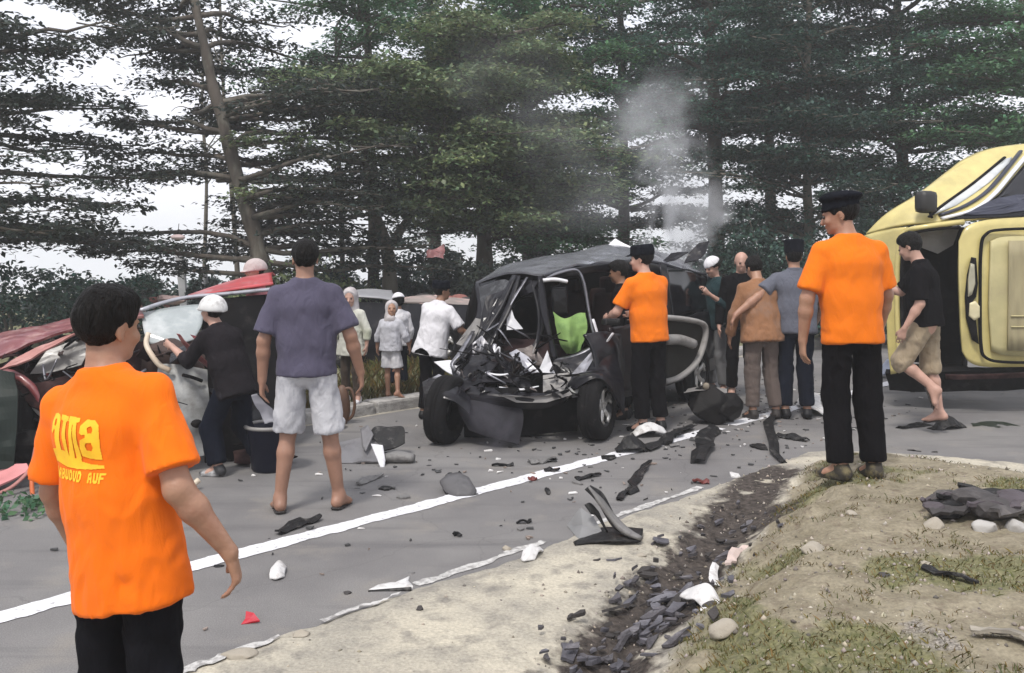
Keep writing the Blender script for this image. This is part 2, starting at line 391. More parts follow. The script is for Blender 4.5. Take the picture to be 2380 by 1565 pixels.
def marking(name, s0, t0, t1, wid, seed, breaks=(), z=.004, rag=.012, step=.02, worn=0):
    root = None; cuts = [t0] + [c for b in breaks for c in b] + [t1]; V = []; F = []
    for a, b in zip(cuts[0::2], cuts[1::2]):
        t = np.arange(a, b, step); o0 = len(V)
        q = np.stack([t * 9, 0 * t, 0 * t], 1); ra = (noise(q, seed) - .5) * rag * 2 + (noise(q * 4, seed + 1) - .5) * rag; rb = (noise(q + 50, seed + 2) - .5) * rag * 2 + (noise(q * 4, seed + 3) - .5) * rag
        for i in range(len(t)):
            for sv in (s0 - wid / 2 + ra[i], s0 + wid / 2 + rb[i]):
                x, y = st(sv, t[i]); V.append((x, y, z))
        for i in range(len(t) - 1): a_ = o0 + 2 * i; F.append((a_, a_ + 1, a_ + 3, a_ + 2))
    ob = mk(name, V, F, M('worn_paint', (.52, .51, .49), .8, c2=(.26, .25, .24), c2s=22, c2lo=.44, c2hi=.6, var=.1, bump=.2, bs=150) if worn else M('road_paint', (.70, .70, .72), .6, c2=(.30, .29, .29), c2s=26, c2lo=.56, c2hi=.68, var=.1, bump=.2, bs=150), smooth=False)
    return tag(ob, kind='structure')
marking('lane_line', 0, -3.5, 11.5, .15, 1, breaks=[(5.35, 5.5), (6.4, 6.62), (8.55, 9.0)])
marking('edge_line', 1.10, 1.62, 4.35, .055, 7, breaks=[(2.62, 3.05)], rag=.016, worn=1)
marking('edge_line', 1.16, .1, 1.5, .05, 17, breaks=[(.8, 1.0)], rag=.03, z=.022, worn=1)

# far kerb of concrete stones
kr = thing('kerb', None, None, (0, 0, 0)); kr['kind'] = 'structure'
kb = box((0, 0, 0), (.26, .98, .30), bev=.12)
proto = None; ang = math.atan2(ET[1], ET[0]) - math.pi / 2
for i in range(26):
    t = -6 + i * 1.0; x, y = st(-3.17, t)
    if proto is None:
        proto = mk('kerb_stone', kb[0], kb[1], M('kerb_concrete', (.36, .345, .325), .9, c2=(.16, .15, .14), c2s=5, bump=.5, bs=35), kr, smooth=False); ob = proto
    else: ob = proto.copy(); col.objects.link(ob)
    ob.location = (x, y, -.035 * max(0, math.hypot(x, y) - 17) - .02 + .006 * rnd.uniform(-1, 1)); ob.rotation_euler = (0, 0, ang + rnd.uniform(-.012, .012))

# ---------------------------------------------------------------- trees and shrubs
def leaf_mat(key, c, trans=.3): return M(key, c, .55, var=.25, vs=1.2, tint=1, trans=trans, spec=.3)
bark = M('bark', (.075, .062, .05), .95, var=.35, vs=5, bump=.9, bs=14, c2=(.15, .145, .12), c2s=3, stretch=(1, 1, .3))
bark_pale = M('bark_pale', (.14, .125, .10), .95, var=.3, vs=5, bump=.8, bs=14, c2=(.07, .06, .045), c2s=3, stretch=(1, 1, .3))
def leaves(pads, seed, size=(.07, .13), flat=.35):
    r = np.random.default_rng(seed); PV = []; TI = []
    for c, rx, rz, n, tone in pads:
        n = int(n * .57); a = r.uniform(0, 2 * np.pi, n); rad = rx * np.sqrt(r.uniform(0, 1, n)) * (1 + .25 * np.sin(a * 3 + r.uniform(0, 6)) + .18 * np.sin(a * 7 + r.uniform(0, 6)))
        pos = np.stack([np.cos(a) * rad, np.sin(a) * rad, r.normal(0, rz, n) * (1 - .55 * (rad / rx) ** 2).clip(.2) - .12 * rad ** 2 / rx], 1) + c
        d = np.stack([np.cos(a + r.normal(0, .9, n)), np.sin(a + r.normal(0, .9, n)), r.normal(-.1, flat, n)], 1); d /= np.linalg.norm(d, axis=1, keepdims=True)
        up = np.stack([r.normal(0, flat, n), r.normal(0, flat, n), np.ones(n)], 1); s = np.cross(d, up); s /= np.linalg.norm(s, axis=1, keepdims=True)
        L = 1.16 * r.uniform(size[0], size[1], n)[:, None]; w = L * r.uniform(.22, .34, n)[:, None]; nn = np.cross(s, d)
        PV.append(np.stack([pos - d * L * .5, pos + s * w + nn * L * .06, pos + d * L * .5 - nn * L * .05, pos - s * w + nn * L * .06], 1).reshape(-1, 3))
        t = (tone * r.uniform(.65, 1.3, n))[:, None] * np.stack([r.uniform(.8, 1.15, n), np.ones(n), r.uniform(.85, 1.2, n)], 1)
        TI.append(np.repeat(np.concatenate([t, np.ones((n, 1))], 1), 4, 0))
    V = np.vstack(PV); return V, np.arange(len(V)).reshape(-1, 4), np.vstack(TI)
def tree(name, label, trunk, r0, r1, zr, nb, Lb, pads=(5, 180), seed=0, mat='leaf_dark', c=(.05, .075, .03), tiers=None, prad=(.4, .8), thick=.09, up=.18, size=(.07, .13), azim=None, bk=None, group='trees behind the road', trans=.3, forks=(), bare=0):
    r = np.random.default_rng(seed); trunk = np.array(trunk, float); base = trunk[0]
    root = thing(name, label, 'tree', base, group); tp = cr(trunk, 26); rr = np.linspace(r0, r1, 26) * (1 + .1 * np.sin(np.arange(26) * 1.7 + seed)); rr[0] *= 1.5; rr[1] *= 1.15
    mk('trunk', *tube(tp, rr, 9), bk or bark, root)
    stems = [tp]
    for f in forks:
        fp = cr(np.array(f, float), 14); stems.append(fp); mk('limb', *tube(fp, np.linspace(r0 * .62, r1 * .8, 14), 7), bk or bark, root)
    BV = []; PD = []; az = r.uniform(0, 6.28)
    for b in range(nb):
        sp = stems[b % len(stems)] if forks else tp
        z = tiers[b % len(tiers)] + r.normal(0, .14) if tiers else r.uniform(*zr)
        i = int(np.argmin(abs(sp[:, 2] - z))); p0 = sp[i].copy()
        az = az + 2.4 + r.normal(0, .4) if azim is None else r.uniform(*azim)
        k = (z - zr[0]) / (zr[1] - zr[0] + 1e-6); L = Lb * (1.05 - .4 * np.clip(k, 0, 1)) * r.uniform(.7, 1.15)
        d = np.array([math.cos(az), math.sin(az), 0]); n = 7; t = np.linspace(0, 1, n)[:, None]
        wig = np.cumsum(r.normal(0, .045 * L, (n, 3)), 0) * [1, 1, .55]; wig[0] = 0
        path = p0 + d * L * t + np.array([0, 0, 1]) * (up * L * (t * 1.6 - t * t * r.uniform(.6, 1.5))) + wig
        BV.append(tube(cr(path, 9), np.linspace(max(r0 * .34, .025), .008, 9), 5))
        if b < bare: continue
        for j in range(pads[0]):
            u = .28 + .75 * (j + r.uniform(0, 1)) / pads[0]; c0 = np.array([np.interp(u, t[:, 0], path[:, q]) for q in range(3)])
            lat = np.array([-d[1], d[0], 0]) * r.normal(0, .26) * L * (.3 + .5 * u); e = c0 + lat + [0, 0, r.normal(.05, .07)]
            BV.append(tube(np.array([c0 - d * .15 * L, (c0 + e) / 2 + [0, 0, -.03], e]), np.linspace(.018, .006, 3), 3))
            PD.append((e, r.uniform(*prad) * (1.1 - .25 * u), thick * r.uniform(.7, 1.4), pads[1] * r.uniform(.6, 1.3), r.uniform(.7, 1.25)))
            for q in range(2):
                a = r.uniform(0, 6.28); e2 = e + np.array([math.cos(a), math.sin(a), r.normal(0, .1)]) * r.uniform(.25, .6)
                BV.append(tube(np.array([e, (e + e2) / 2 + [0, 0, .03], e2]), np.array([.008, .006, .004]), 3))
    mk('branches', *join(*BV), bk or bark, root)['kind'] = 'stuff'
    if PD:
        V, Fq, TI = leaves(PD, seed + 99, size); mk('crown', V, Fq, leaf_mat(mat, c, trans), root, smooth=False, attr=TI)
    return root
def shrub(name, label, c, rad, h, n, seed, mat, colr, group='shrubs under the trees', size=(.06, .11)):
    r = np.random.default_rng(seed); z0 = gz(c[0], c[1]); root = thing(name, label, 'shrub', (c[0], c[1], z0), group)
    PD = []; ST = []
    for i in range(n):
        a = r.uniform(0, 6.28); q = math.sqrt(r.uniform(0, 1)) * rad; zz = z0 + h * (1 - .6 * (q / rad) ** 2) * r.uniform(.15, 1)
        p = np.array([c[0] + q * math.cos(a), c[1] + q * math.sin(a) * .7, zz]); PD.append((p, r.uniform(.25, .55), .12, 230 * r.uniform(.6, 1.3), r.uniform(.6, 1.3)))
        if i % 3 == 0: ST.append(tube(cr(np.array([[c[0] + .3 * (p[0] - c[0]), c[1] + .3 * (p[1] - c[1]), z0 - .1], [(c[0] + p[0]) / 2, (c[1] + p[1]) / 2, z0 + (zz - z0) * .55], p]), 6), np.linspace(.03, .008, 6), 4))
    mk('stems', *join(*ST), bark, root)['kind'] = 'stuff'
    V, Fq, TI = leaves(PD, seed + 3, size, .6); mk('crown', V, Fq, leaf_mat(mat, colr), root, smooth=False, attr=TI)
    return root
def base(px, d): x = (px - CX) / FOC * d; return np.array([x, d, gz(x, d) - .15])
DK, GR, OL, HZ = (.040, .052, .040), (.080, .165, .08), (.18, .23, .115), (.08, .165, .115)
# the leaning tree on the left
d = 16.5
tree('tree', 'leaning dark tree with bare trunk and flat tiers, left of the purple-shirted man\'s head', [base(640, d), W(615, 640, d), W(590, 540, d), W(548, 400, d), W(520, 290, d + .1), W(492, 190, d + .2), W(478, 120, d + .2), W(452, 0, d + .3), W(430, -160, d + .3)], .17, .06,
     (1.3, 7.2), 64, 3.5, (5, 170), 21, 'leaf_dark', DK, tiers=[1.35, 1.8, 2.2, 2.7, 3.1, 3.5, 4.3, 4.7, 5.5, 6.1, 6.8], prad=(.35, .8), thick=.07, up=.12, azim=(-.35, 3.5))
tree('tree', 'tree whose dark boughs reach into the picture from its left edge', [base(-190, 15), W(-180, 400, 15), W(-160, 100, 15), W(-150, -200, 15)], .2, .08, (2.0, 6.6), 26, 3.8, (6, 190), 31, 'leaf_dark', DK, tiers=[1.9, 2.4, 3.6, 4.2, 5.2, 6.3], prad=(.35, .8), thick=.07, azim=(-1.0, .9))
d = 24
tree('thin_tree', 'thin nearly bare tree with upright twigs seen left of the leaning trunk', [base(560, d), W(540, 460, d), W(525, 300, d), W(515, 120, d), W(510, -60, d)], .07, .03, (3.5, 8), 16, 1.3, (2, 60), 41, 'leaf_dark', DK, prad=(.2, .4), up=1.0, bk=bark_pale, bare=9, group='thin trees')
tree('thin_tree', 'thin crooked tree with few leaves at the far left', [base(470, d + 2), W(480, 420, d + 2), W(470, 260, d + 2), W(475, 60, d + 2)], .06, .03, (3.5, 8), 16, 1.5, (2, 60), 42, 'leaf_dark', DK, prad=(.2, .4), up=1.0, bk=bark_pale, bare=9, group='thin trees')
tree('thin_tree', 'slim half-bare tree right of the leaning trunk', [base(800, 21), W(790, 420, 21), W(778, 250, 21), W(782, 60, 21)], .07, .03, (3, 8), 18, 1.4, (2, 70), 43, 'leaf_dark', DK, prad=(.2, .4), up=.9, bk=bark_pale, bare=8, group='thin trees')
# centre
d = 18
tree('tree', 'forked grey-barked tree rising above the white-shirted man', [base(905, d), W(906, 640, d), W(897, 570, d), W(872, 490, d), W(850, 380, d), W(845, 200, d)], .17, .05, (2.9, 6.0), 34, 2.3, (5, 260), 51, 'leaf_olive', OL, tiers=[2.9, 3.6, 4.2, 5.0, 5.8], prad=(.45, .85), bk=bark_pale,
     forks=([W(900, 585, d), W(935, 530, d + .1), W(968, 480, d + .2), W(1000, 390, d + .4), W(1040, 260, d + .4)],))
tree('tree', 'straight dark tree standing just left of the forked tree', [base(868, 21), W(868, 560, 21), W(866, 420, 21), W(858, 200, 21), W(850, -80, 21)], .16, .07, (5.2, 9.2), 30, 2.9, (5, 230), 61, 'leaf_green', GR, tiers=[5.3, 6.1, 7.1, 8.2])
d = 19
tree('tree', 'tall bushy pale-green tree behind the black car\'s roof', [base(1130, d), W(1125, 520, d), W(1130, 380, d), W(1150, 220, d), W(1160, 60, d)], .20, .06, (3.0, 6.7), 62, 2.4, (6, 250), 71, 'leaf_olive', OL, tiers=[2.3, 2.8, 3.3, 3.8, 4.4, 5.0, 5.6, 6.3], prad=(.45, .85))
tree('tree', 'thick-trunked dark tree in the centre, beside the smoke', [base(1235, 22), W(1232, 520, 22), W(1225, 400, 22), W(1222, 240, 22), W(1240, 0, 22), W(1250, -150, 22)], .26, .10, (2.3, 9.6), 72, 3.2, (6, 230), 81, 'leaf_green', (.052, .10, .062), prad=(.5, .9), tiers=[1.7, 2.3, 3.0, 3.8, 4.8, 6.2, 7.4, 8.6, 9.4])
# right
tree('tree', 'tall straight-trunked tree rising right of the smoke', [base(1668, 23), W(1663, 420, 23), W(1660, 260, 23), W(1655, 120, 23), W(1648, 40, 23), W(1640, -140, 23)], .22, .09, (4.4, 9.6), 48, 3.3, (5, 250), 91, 'leaf_haze', HZ, tiers=[4.9, 5.5, 6.4, 6.9, 8.2, 9.3], prad=(.5, .95))
tree('tree', 'dark layered tree behind the grey-shirted man', [base(1885, 21), W(1880, 560, 21), W(1875, 400, 21), W(1872, 250, 21), W(1880, 60, 21), W(1880, -100, 21)], .12, .06, (2.6, 8.4), 54, 3.1, (6, 250), 101, 'leaf_dkgreen', (.032, .066, .048), prad=(.5, .95), tiers=[2.5, 3.3, 3.9, 4.7, 5.5, 6.7, 7.7], bk=bark_pale)
tree('tree', 'broad dark tree behind the yellow truck\'s windscreen', [base(2110, 22), W(2105, 500, 22), W(2095, 340, 22), W(2080, 160, 22), W(2090, -80, 22)], .2, .09, (2.6, 9), 60, 3.4, (6, 250), 111, 'leaf_haze', HZ, prad=(.5, 1.0), tiers=[2.6, 3.4, 4.4, 5.3, 6.3, 7.3, 8.5])
tree('tree', 'spreading green tree above the yellow truck at the right edge', [base(2420, 20), W(2420, 400, 20), W(2400, 200, 20), W(2380, 20, 20), W(2380, -120, 20)], .2, .08, (3.4, 7.6), 50, 3.3, (6, 240), 121, 'leaf_green', GR, prad=(.5, .95), tiers=[3.6, 4.4, 5.3, 6.2, 7.1])
tree('tree', 'far dark tree between the centre trunk and the tall straight one', [base(1450, 28), W(1450, 400, 28), W(1445, 180, 28), W(1440, -60, 28)], .2, .09, (2.4, 10.5), 50, 3.5, (6, 220), 131, 'leaf_dkgreen', (.032, .066, .048), prad=(.6, 1.1), size=(.1, .17))
tree('tree', 'far green tree closing the gap right of the tall straight trunk', [base(1790, 30), W(1790, 400, 30), W(1780, 180, 30), W(1780, -60, 30)], .2, .09, (3, 11), 42, 3.5, (6, 210), 141, 'leaf_haze', HZ, prad=(.6, 1.1), size=(.1, .17))
tree('tree', 'far green tree high above the forked tree', [base(1010, 27), W(1010, 400, 27), W(1000, 180, 27), W(1000, -60, 27)], .2, .09, (5.5, 10.5), 40, 3.8, (6, 200), 151, 'leaf_green', GR, prad=(.6, 1.1), size=(.1, .17))
# understorey
for i, (px, dd, rad, hh, n, mt, cc, lb) in enumerate((
    (60, 15, 2.2, 1.9, 60, 'leaf_dkgreen', (.032, .066, .048), 'dark shrub at the left edge above the crushed red car'),
    (330, 21, 1.6, 1.2, 30, 'leaf_dark', DK, 'low dark shrub behind the tilted white post'),
    (690, 17, 1.5, 1.7, 45, 'leaf_olive', (.09, .11, .07), 'grey-green shrub right of the purple-shirted man\'s head'),
    (820, 20, 1.2, 1.3, 26, 'leaf_olive', (.09, .11, .07), 'pale shrub behind the dark crushed van'),
    (1150, 17, 1.6, 1.4, 42, 'leaf_dark', DK, 'low dark shrub behind the white-shirted man\'s cap'),
    (1350, 20, 1.6, 1.8, 36, 'leaf_dkgreen', (.032, .066, .048), 'shrub behind the front of the black car\'s roof'),
    (1620, 18, 1.8, 1.7, 44, 'leaf_dkgreen', (.032, .066, .048), 'dark shrub behind the rear of the black car'),
    (1800, 17, 1.8, 2.6, 60, 'leaf_dkgreen', (.032, .066, .048), 'tall dark shrub behind the brown-shirted man'),
    (1990, 18, 2.0, 3.0, 64, 'leaf_dkgreen', (.032, .066, .048), 'tall dark shrub behind the beret of the man in orange'),
    (2180, 17, 2.2, 3.2, 60, 'leaf_dkgreen', (.032, .066, .048), 'tall dark shrub behind the yellow truck'))):
    shrub('shrub', lb, ((px - CX) / FOC * dd, dd), rad, hh, n, 200 + i, mt, cc)
far = [(650, 20, 'dark undergrowth behind the leaning trunk'), (760, 23, 'dark undergrowth between leaning trunk and forked tree'), (950, 21, 'dark undergrowth right of the forked trunk'), (440, 22, 'dark undergrowth behind the marker post'), (1010, 27, 'distant shrub seen between forked tree and black car'), (1180, 29, 'distant shrub behind the pale-green tree'), (1310, 27, 'distant shrub right of the thick centre trunk'), (1440, 26, 'distant shrub behind the smoke column'), (1560, 29, 'distant shrub left of the tall straight trunk'), (1720, 27, 'distant tall shrub right of the straight trunk'), (1850, 26, 'distant tall shrub behind the tall black cap'), (2050, 27, 'distant tall shrub beside the beret'), (2250, 26, 'distant tall shrub above the yellow truck'), (560, 25, 'distant shrub left of the purple-shirted man'), (160, 24, 'distant shrub at far left')]
for i, (px, dd, lb) in enumerate(far):
    shrub('shrub', lb, ((px - CX) / FOC * dd, dd), 2.4, 3.6 if px > 1650 else 2.0 if px > 900 else 1.4, 52 if px > 1650 else 36, 260 + i, 'leaf_far', (.05, .08, .065), 'distant shrubs', (.10, .17))
# verge grass (uncountable)
def blades(name, pts, h, wd, mat, seed, lean=.5, c=None):
    r = np.random.default_rng(seed); n = len(pts); a = r.uniform(0, 6.28, n); hh = r.uniform(h * .4, h, n); w = wd * r.uniform(.6, 1.3, n)
    s = np.stack([np.cos(a), np.sin(a), 0 * a], 1) * w[:, None]; l = np.stack([np.cos(a + 1.57 + r.normal(0, .5, n)), np.sin(a + 1.57 + r.normal(0, .5, n)), 0 * a], 1) * (hh * lean * r.uniform(.2, 1.4, n))[:, None]
    z = np.array([0, 0, 1.0]) * hh[:, None]
    V = np.stack([pts - s, pts + s, pts + l * .6 + z * .75 + s * .5, pts + l * 1.2 + z], 1).reshape(-1, 3)
    t = r.uniform(.6, 1.35, n)[:, None] * np.stack([r.uniform(.8, 1.7, n), np.ones(n), r.uniform(.6, 1, n)], 1)
    return tag(mk(name, V, np.arange(4 * n).reshape(-1, 4), mat, smooth=False, attr=np.repeat(np.concatenate([t, np.ones((n, 1))], 1), 4, 0)), kind='stuff')
r = np.random.default_rng(8); s = -3.36 - r.uniform(0, 1, 26000) ** 1.5 * 4; t = r.uniform(-3, 11, 26000); x, y = st(s, t); z = ground_z(x, y)
gsel = fbm(np.stack([x, y, 0 * x], 1) * 1.3, 2, 5) > .36; gm = M('grass_blade', (.10, .105, .045), .7, var=.2, tint=1, trans=.25, spec=.2)
blades('verge_grass', np.stack([x, y, z], 1)[gsel], .17, .006, gm, 3)
s = r.uniform(.9, 5.5, 100000); t = r.uniform(-1, 6, 100000); x, y = st(s, t); q = np.stack([x, y, 0 * x], 1)
sel = (s - ditch(t) > .25) & (r.uniform(0, 1, len(s)) < .85 * sstep(.42, .68, fbm(q * 2.3, 3, 41) + .5 * (fbm(q * 9, 3, 4) - .5))) & (t < 5.4)
q = q[sel]; q[:, 2] = ground_z(q[:, 0], q[:, 1]); blades('bank_grass', q, .024, .0026, gm, 4, 1.0)
# loose gravel on the bank and along the ditch
s = r.uniform(.7, 5.5, 14000); t = r.uniform(-1.2, 5.6, 14000); x, y = st(s, t); q = np.stack([x, y, 0 * x], 1); u = s - ditch(t)
pr = .10 * (u < -.3) * (s > 1.1) + .5 * ((u > -.3) & (u < .45)) + .30 * (u > .45) + .6 * ((u > .6) & (t < 3)); sel = r.uniform(0, 1, len(s)) < pr
q = q[sel]; q[:, 2] = ground_z(q[:, 0], q[:, 1]); n = len(q)
ico = np.array([(0, 0, 1), (.9, 0, .1), (.3, .85, 0), (-.75, .55, .1), (-.7, -.6, 0), (.35, -.85, .1), (0, 0, -.6)]); fc = np.array([(0, 1, 2), (0, 2, 3), (0, 3, 4), (0, 4, 5), (0, 5, 1), (6, 2, 1), (6, 3, 2), (6, 4, 3), (6, 5, 4), (6, 1, 5)])
sz = .004 + .012 * r.uniform(0, 1, n) ** 3; a = r.uniform(0, 6.28, n); sc = r.uniform(.5, 1.2, (n, 1, 3)) * sz[:, None, None] * r.uniform(.8, 1.2, (n, 7, 1))
P = ico[None] * sc; ca, sa_ = np.cos(a)[:, None], np.sin(a)[:, None]; P = np.stack([P[..., 0] * ca - P[..., 1] * sa_, P[..., 0] * sa_ + P[..., 1] * ca, P[..., 2]], -1) + q[:, None]
tn = r.uniform(.25, 1.25, n)[:, None] * np.stack([np.ones(n), r.uniform(.9, 1, n), r.uniform(.8, 1, n)], 1)
tag(mk('gravel', P.reshape(-1, 3), (fc[None] + 7 * np.arange(n)[:, None, None]).reshape(-1, 3), M('pebble', (.38, .35, .31), .9, tint=1), smooth=False, attr=np.repeat(np.concatenate([tn, np.ones((n, 1))], 1), 7, 0)), kind='stuff')

# ---------------------------------------------------------------- people: smooth blended volumes meshed with surface nets
class Field:
    def __init__(s, lo, hi, h):
        s.lo = np.array(lo, float); s.h = h; n = np.ceil((np.array(hi) - s.lo) / h).astype(int) + 1
        s.ax = [s.lo[k] + h * np.arange(n[k]) for k in range(3)]; s.D = np.full(n, .3, np.float32)
    def _sl(s, lo, hi):
        r = []
        for k in range(3):
            a = max(0, int((lo[k] - s.lo[k]) / s.h)); b = min(len(s.ax[k]), int((hi[k] - s.lo[k]) / s.h) + 2)
            if b <= a: return None
            r.append(slice(a, b))
        return tuple(r)
    def _put(s, lo, hi, fn, k, op, cut):
        sl = s._sl(lo, hi)
        if sl is None: return
        x = s.ax[0][sl[0]][:, None, None]; y = s.ax[1][sl[1]][None, :, None]; z = s.ax[2][sl[2]][None, None, :]
        d = fn(x, y, z)
        for p, n in cut or ():
            d = np.maximum(d, (x - p[0]) * n[0] + (y - p[1]) * n[1] + (z - p[2]) * n[2])
        D = s.D[sl]
        if op == 'u': h = np.clip(.5 + .5 * (D - d) / k, 0, 1); s.D[sl] = D * (1 - h) + d * h - k * h * (1 - h)
        elif op == 's': h = np.clip(.5 - .5 * (D + d) / k, 0, 1); s.D[sl] = D * (1 - h) - d * h + k * h * (1 - h)
        else: s.D[sl] = np.maximum(D, d)
    def seg(s, a, b, ra, rb, side=(1, 0, 0), k=.02, op='u', cut=None):
        a, b = np.array(a, float), np.array(b, float); ra = (ra, ra) if np.isscalar(ra) else ra; rb = (rb, rb) if np.isscalar(rb) else rb
        L = np.linalg.norm(b - a) + 1e-9; w = (b - a) / L; u = np.array(side, float); u = u - w * np.dot(u, w)
        if np.linalg.norm(u) < 1e-3: u = np.cross(w, [0, 1.0, .1])
        u /= np.linalg.norm(u); v = np.cross(w, u)
        def fn(x, y, z):
            px, py, pz = x - a[0], y - a[1], z - a[2]; t = (px * w[0] + py * w[1] + pz * w[2]) / L; tc = np.clip(t, 0, 1)
            rx = ra[0] + (rb[0] - ra[0]) * tc; ry = ra[1] + (rb[1] - ra[1]) * tc; rm = np.minimum(rx, ry)
            return (np.sqrt(((px * u[0] + py * u[1] + pz * u[2]) / rx) ** 2 + ((px * v[0] + py * v[1] + pz * v[2]) / ry) ** 2 + ((t - tc) * L / rm) ** 2) - 1) * rm
        m = max(ra + rb if isinstance(ra, tuple) else list(ra) + list(rb)) + .05
        s._put(np.minimum(a, b) - m, np.maximum(a, b) + m, fn, k, op, cut)
    def ell(s, c, r, Rm=None, k=.02, op='u', cut=None):
        c = np.array(c, float); Rm = np.eye(3) if Rm is None else Rm; rm = min(r)
        def fn(x, y, z):
            px, py, pz = x - c[0], y - c[1], z - c[2]; q = 0
            for i in range(3): q = q + ((px * Rm[0, i] + py * Rm[1, i] + pz * Rm[2, i]) / r[i]) ** 2
            return (np.sqrt(q) - 1) * rm
        m = max(r) + .05; s._put(c - m, c + m, fn, k, op, cut)
    def mesh(s):
        D = s.D; ins = D < 0
        n = [k - 1 for k in D.shape]; cnt = np.zeros(n, np.int8)
        off = [(i, j, k) for i in (0, 1) for j in (0, 1) for k in (0, 1)]
        sub = lambda A, o: A[o[0]:o[0] + n[0], o[1]:o[1] + n[1], o[2]:o[2] + n[2]]
        for o in off: cnt += sub(ins, o)
        act = (cnt > 0) & (cnt < 8); C = np.argwhere(act); idx = np.full(n, -1, np.int64); idx[act] = np.arange(len(C))
        val = {o: D[C[:, 0] + o[0], C[:, 1] + o[1], C[:, 2] + o[2]] for o in off}
        acc = np.zeros((len(C), 3)); num = np.zeros(len(C))
        for o in off:
            for ax in range(3):
                if o[ax]: continue
                o2 = list(o); o2[ax] = 1; o2 = tuple(o2); va, vb = val[o], val[o2]; m = (va < 0) != (vb < 0)
                t = np.where(m, va / np.where(m, va - vb, 1), 0); p = np.tile(np.array(o, float), (len(C), 1)); p[:, ax] += t
                acc += p * m[:, None]; num += m
        V = s.lo + (C + acc / num[:, None]) * s.h; Fs = []
        for ax in range(3):
            a1, a2 = (ax + 1) % 3, (ax + 2) % 3
            A = np.take(ins, range(D.shape[ax] - 1), ax); B = np.take(ins, range(1, D.shape[ax]), ax); E = np.argwhere(A != B)
            E = E[(E[:, a1] > 0) & (E[:, a2] > 0) & (E[:, a1] < n[a1]) & (E[:, a2] < n[a2])]
            q = []
            for d1, d2 in ((-1, -1), (0, -1), (0, 0), (-1, 0)):
                c = E.copy(); c[:, a1] += d1; c[:, a2] += d2; q.append(idx[c[:, 0], c[:, 1], c[:, 2]])
            q = np.stack(q, 1); fl = ~ins[E[:, 0], E[:, 1], E[:, 2]]; q[fl] = q[fl][:, ::-1]; Fs.append(q)
        F = np.vstack(Fs); return V, F[(F >= 0).all(1)]
def vnormals(V, F):
    n = np.cross(V[F[:, 2]] - V[F[:, 0]], V[F[:, 3]] - V[F[:, 1]]); N = np.zeros_like(V)
    for k in range(4): np.add.at(N, F[:, k], n)
    return N / (np.linalg.norm(N, axis=1, keepdims=True) + 1e-12)
def relax(V, F, it=1):
    for _ in range(it):
        A = np.zeros_like(V); c = np.zeros(len(V))
        for k in range(4):
            a, b = F[:, k], F[:, (k + 1) % 4]
            np.add.at(A, a, V[b]); np.add.at(A, b, V[a]); np.add.at(c, a, 1); np.add.at(c, b, 1)
        V = .4 * V + .6 * A / np.maximum(c, 1)[:, None]
    return V
def folds(V, F, amp, sc, seed, zlo=None, zhi=None):
    N = vnormals(V, F); q = V * np.array(sc); wp = np.stack([fbm(V * 5, 2, seed + 3), fbm(V * 5 + 9, 2, seed + 4), fbm(V * 5 + 5, 2, seed + 5)], 1) - .5
    n = fbm(q + wp * 2.2, 3, seed); rid = 1 - np.abs(2 * n - 1); k = 1.0
    if zlo is not None: k = .45 + .55 * sstep(zhi, zlo, V[:, 2])
    n2 = noise(V * np.array([26, 26, 15]) + wp * 5, seed + 8) - .5
    return V + N * ((rid - .72) * amp * 1.6 * k + n2 * amp * .35)[:, None]

SKIN = M('skin', (.34, .185, .118), .5, var=.08, vs=9, bump=.12, bs=70, c2=(.26, .12, .08), c2s=7, c2lo=.45, c2hi=.75)
SKIN_D = M('skin_tanned', (.22, .115, .07), .5, var=.16, vs=9, bump=.08, bs=90)
SKIN_P = M('skin_pale', (.43, .255, .195), .5, var=.16, vs=9, bump=.08, bs=90)
HAIR = M('hair_black', (.008, .007, .0065), .55, spec=.12, var=.5, vs=60, bump=.9, bs=130, stretch=(1, 1, .25))
def cloth(key, c, var=.06, c2=None, **k): return M(key, c, k.pop('rough', .88), var=var, vs=5, bump=k.pop('bump', .12), bs=k.pop('bs', 420), c2=c2, spec=k.pop('spec', .12), wr=k.pop('wr', .45), sheen=k.pop('sheen', .06), **k)

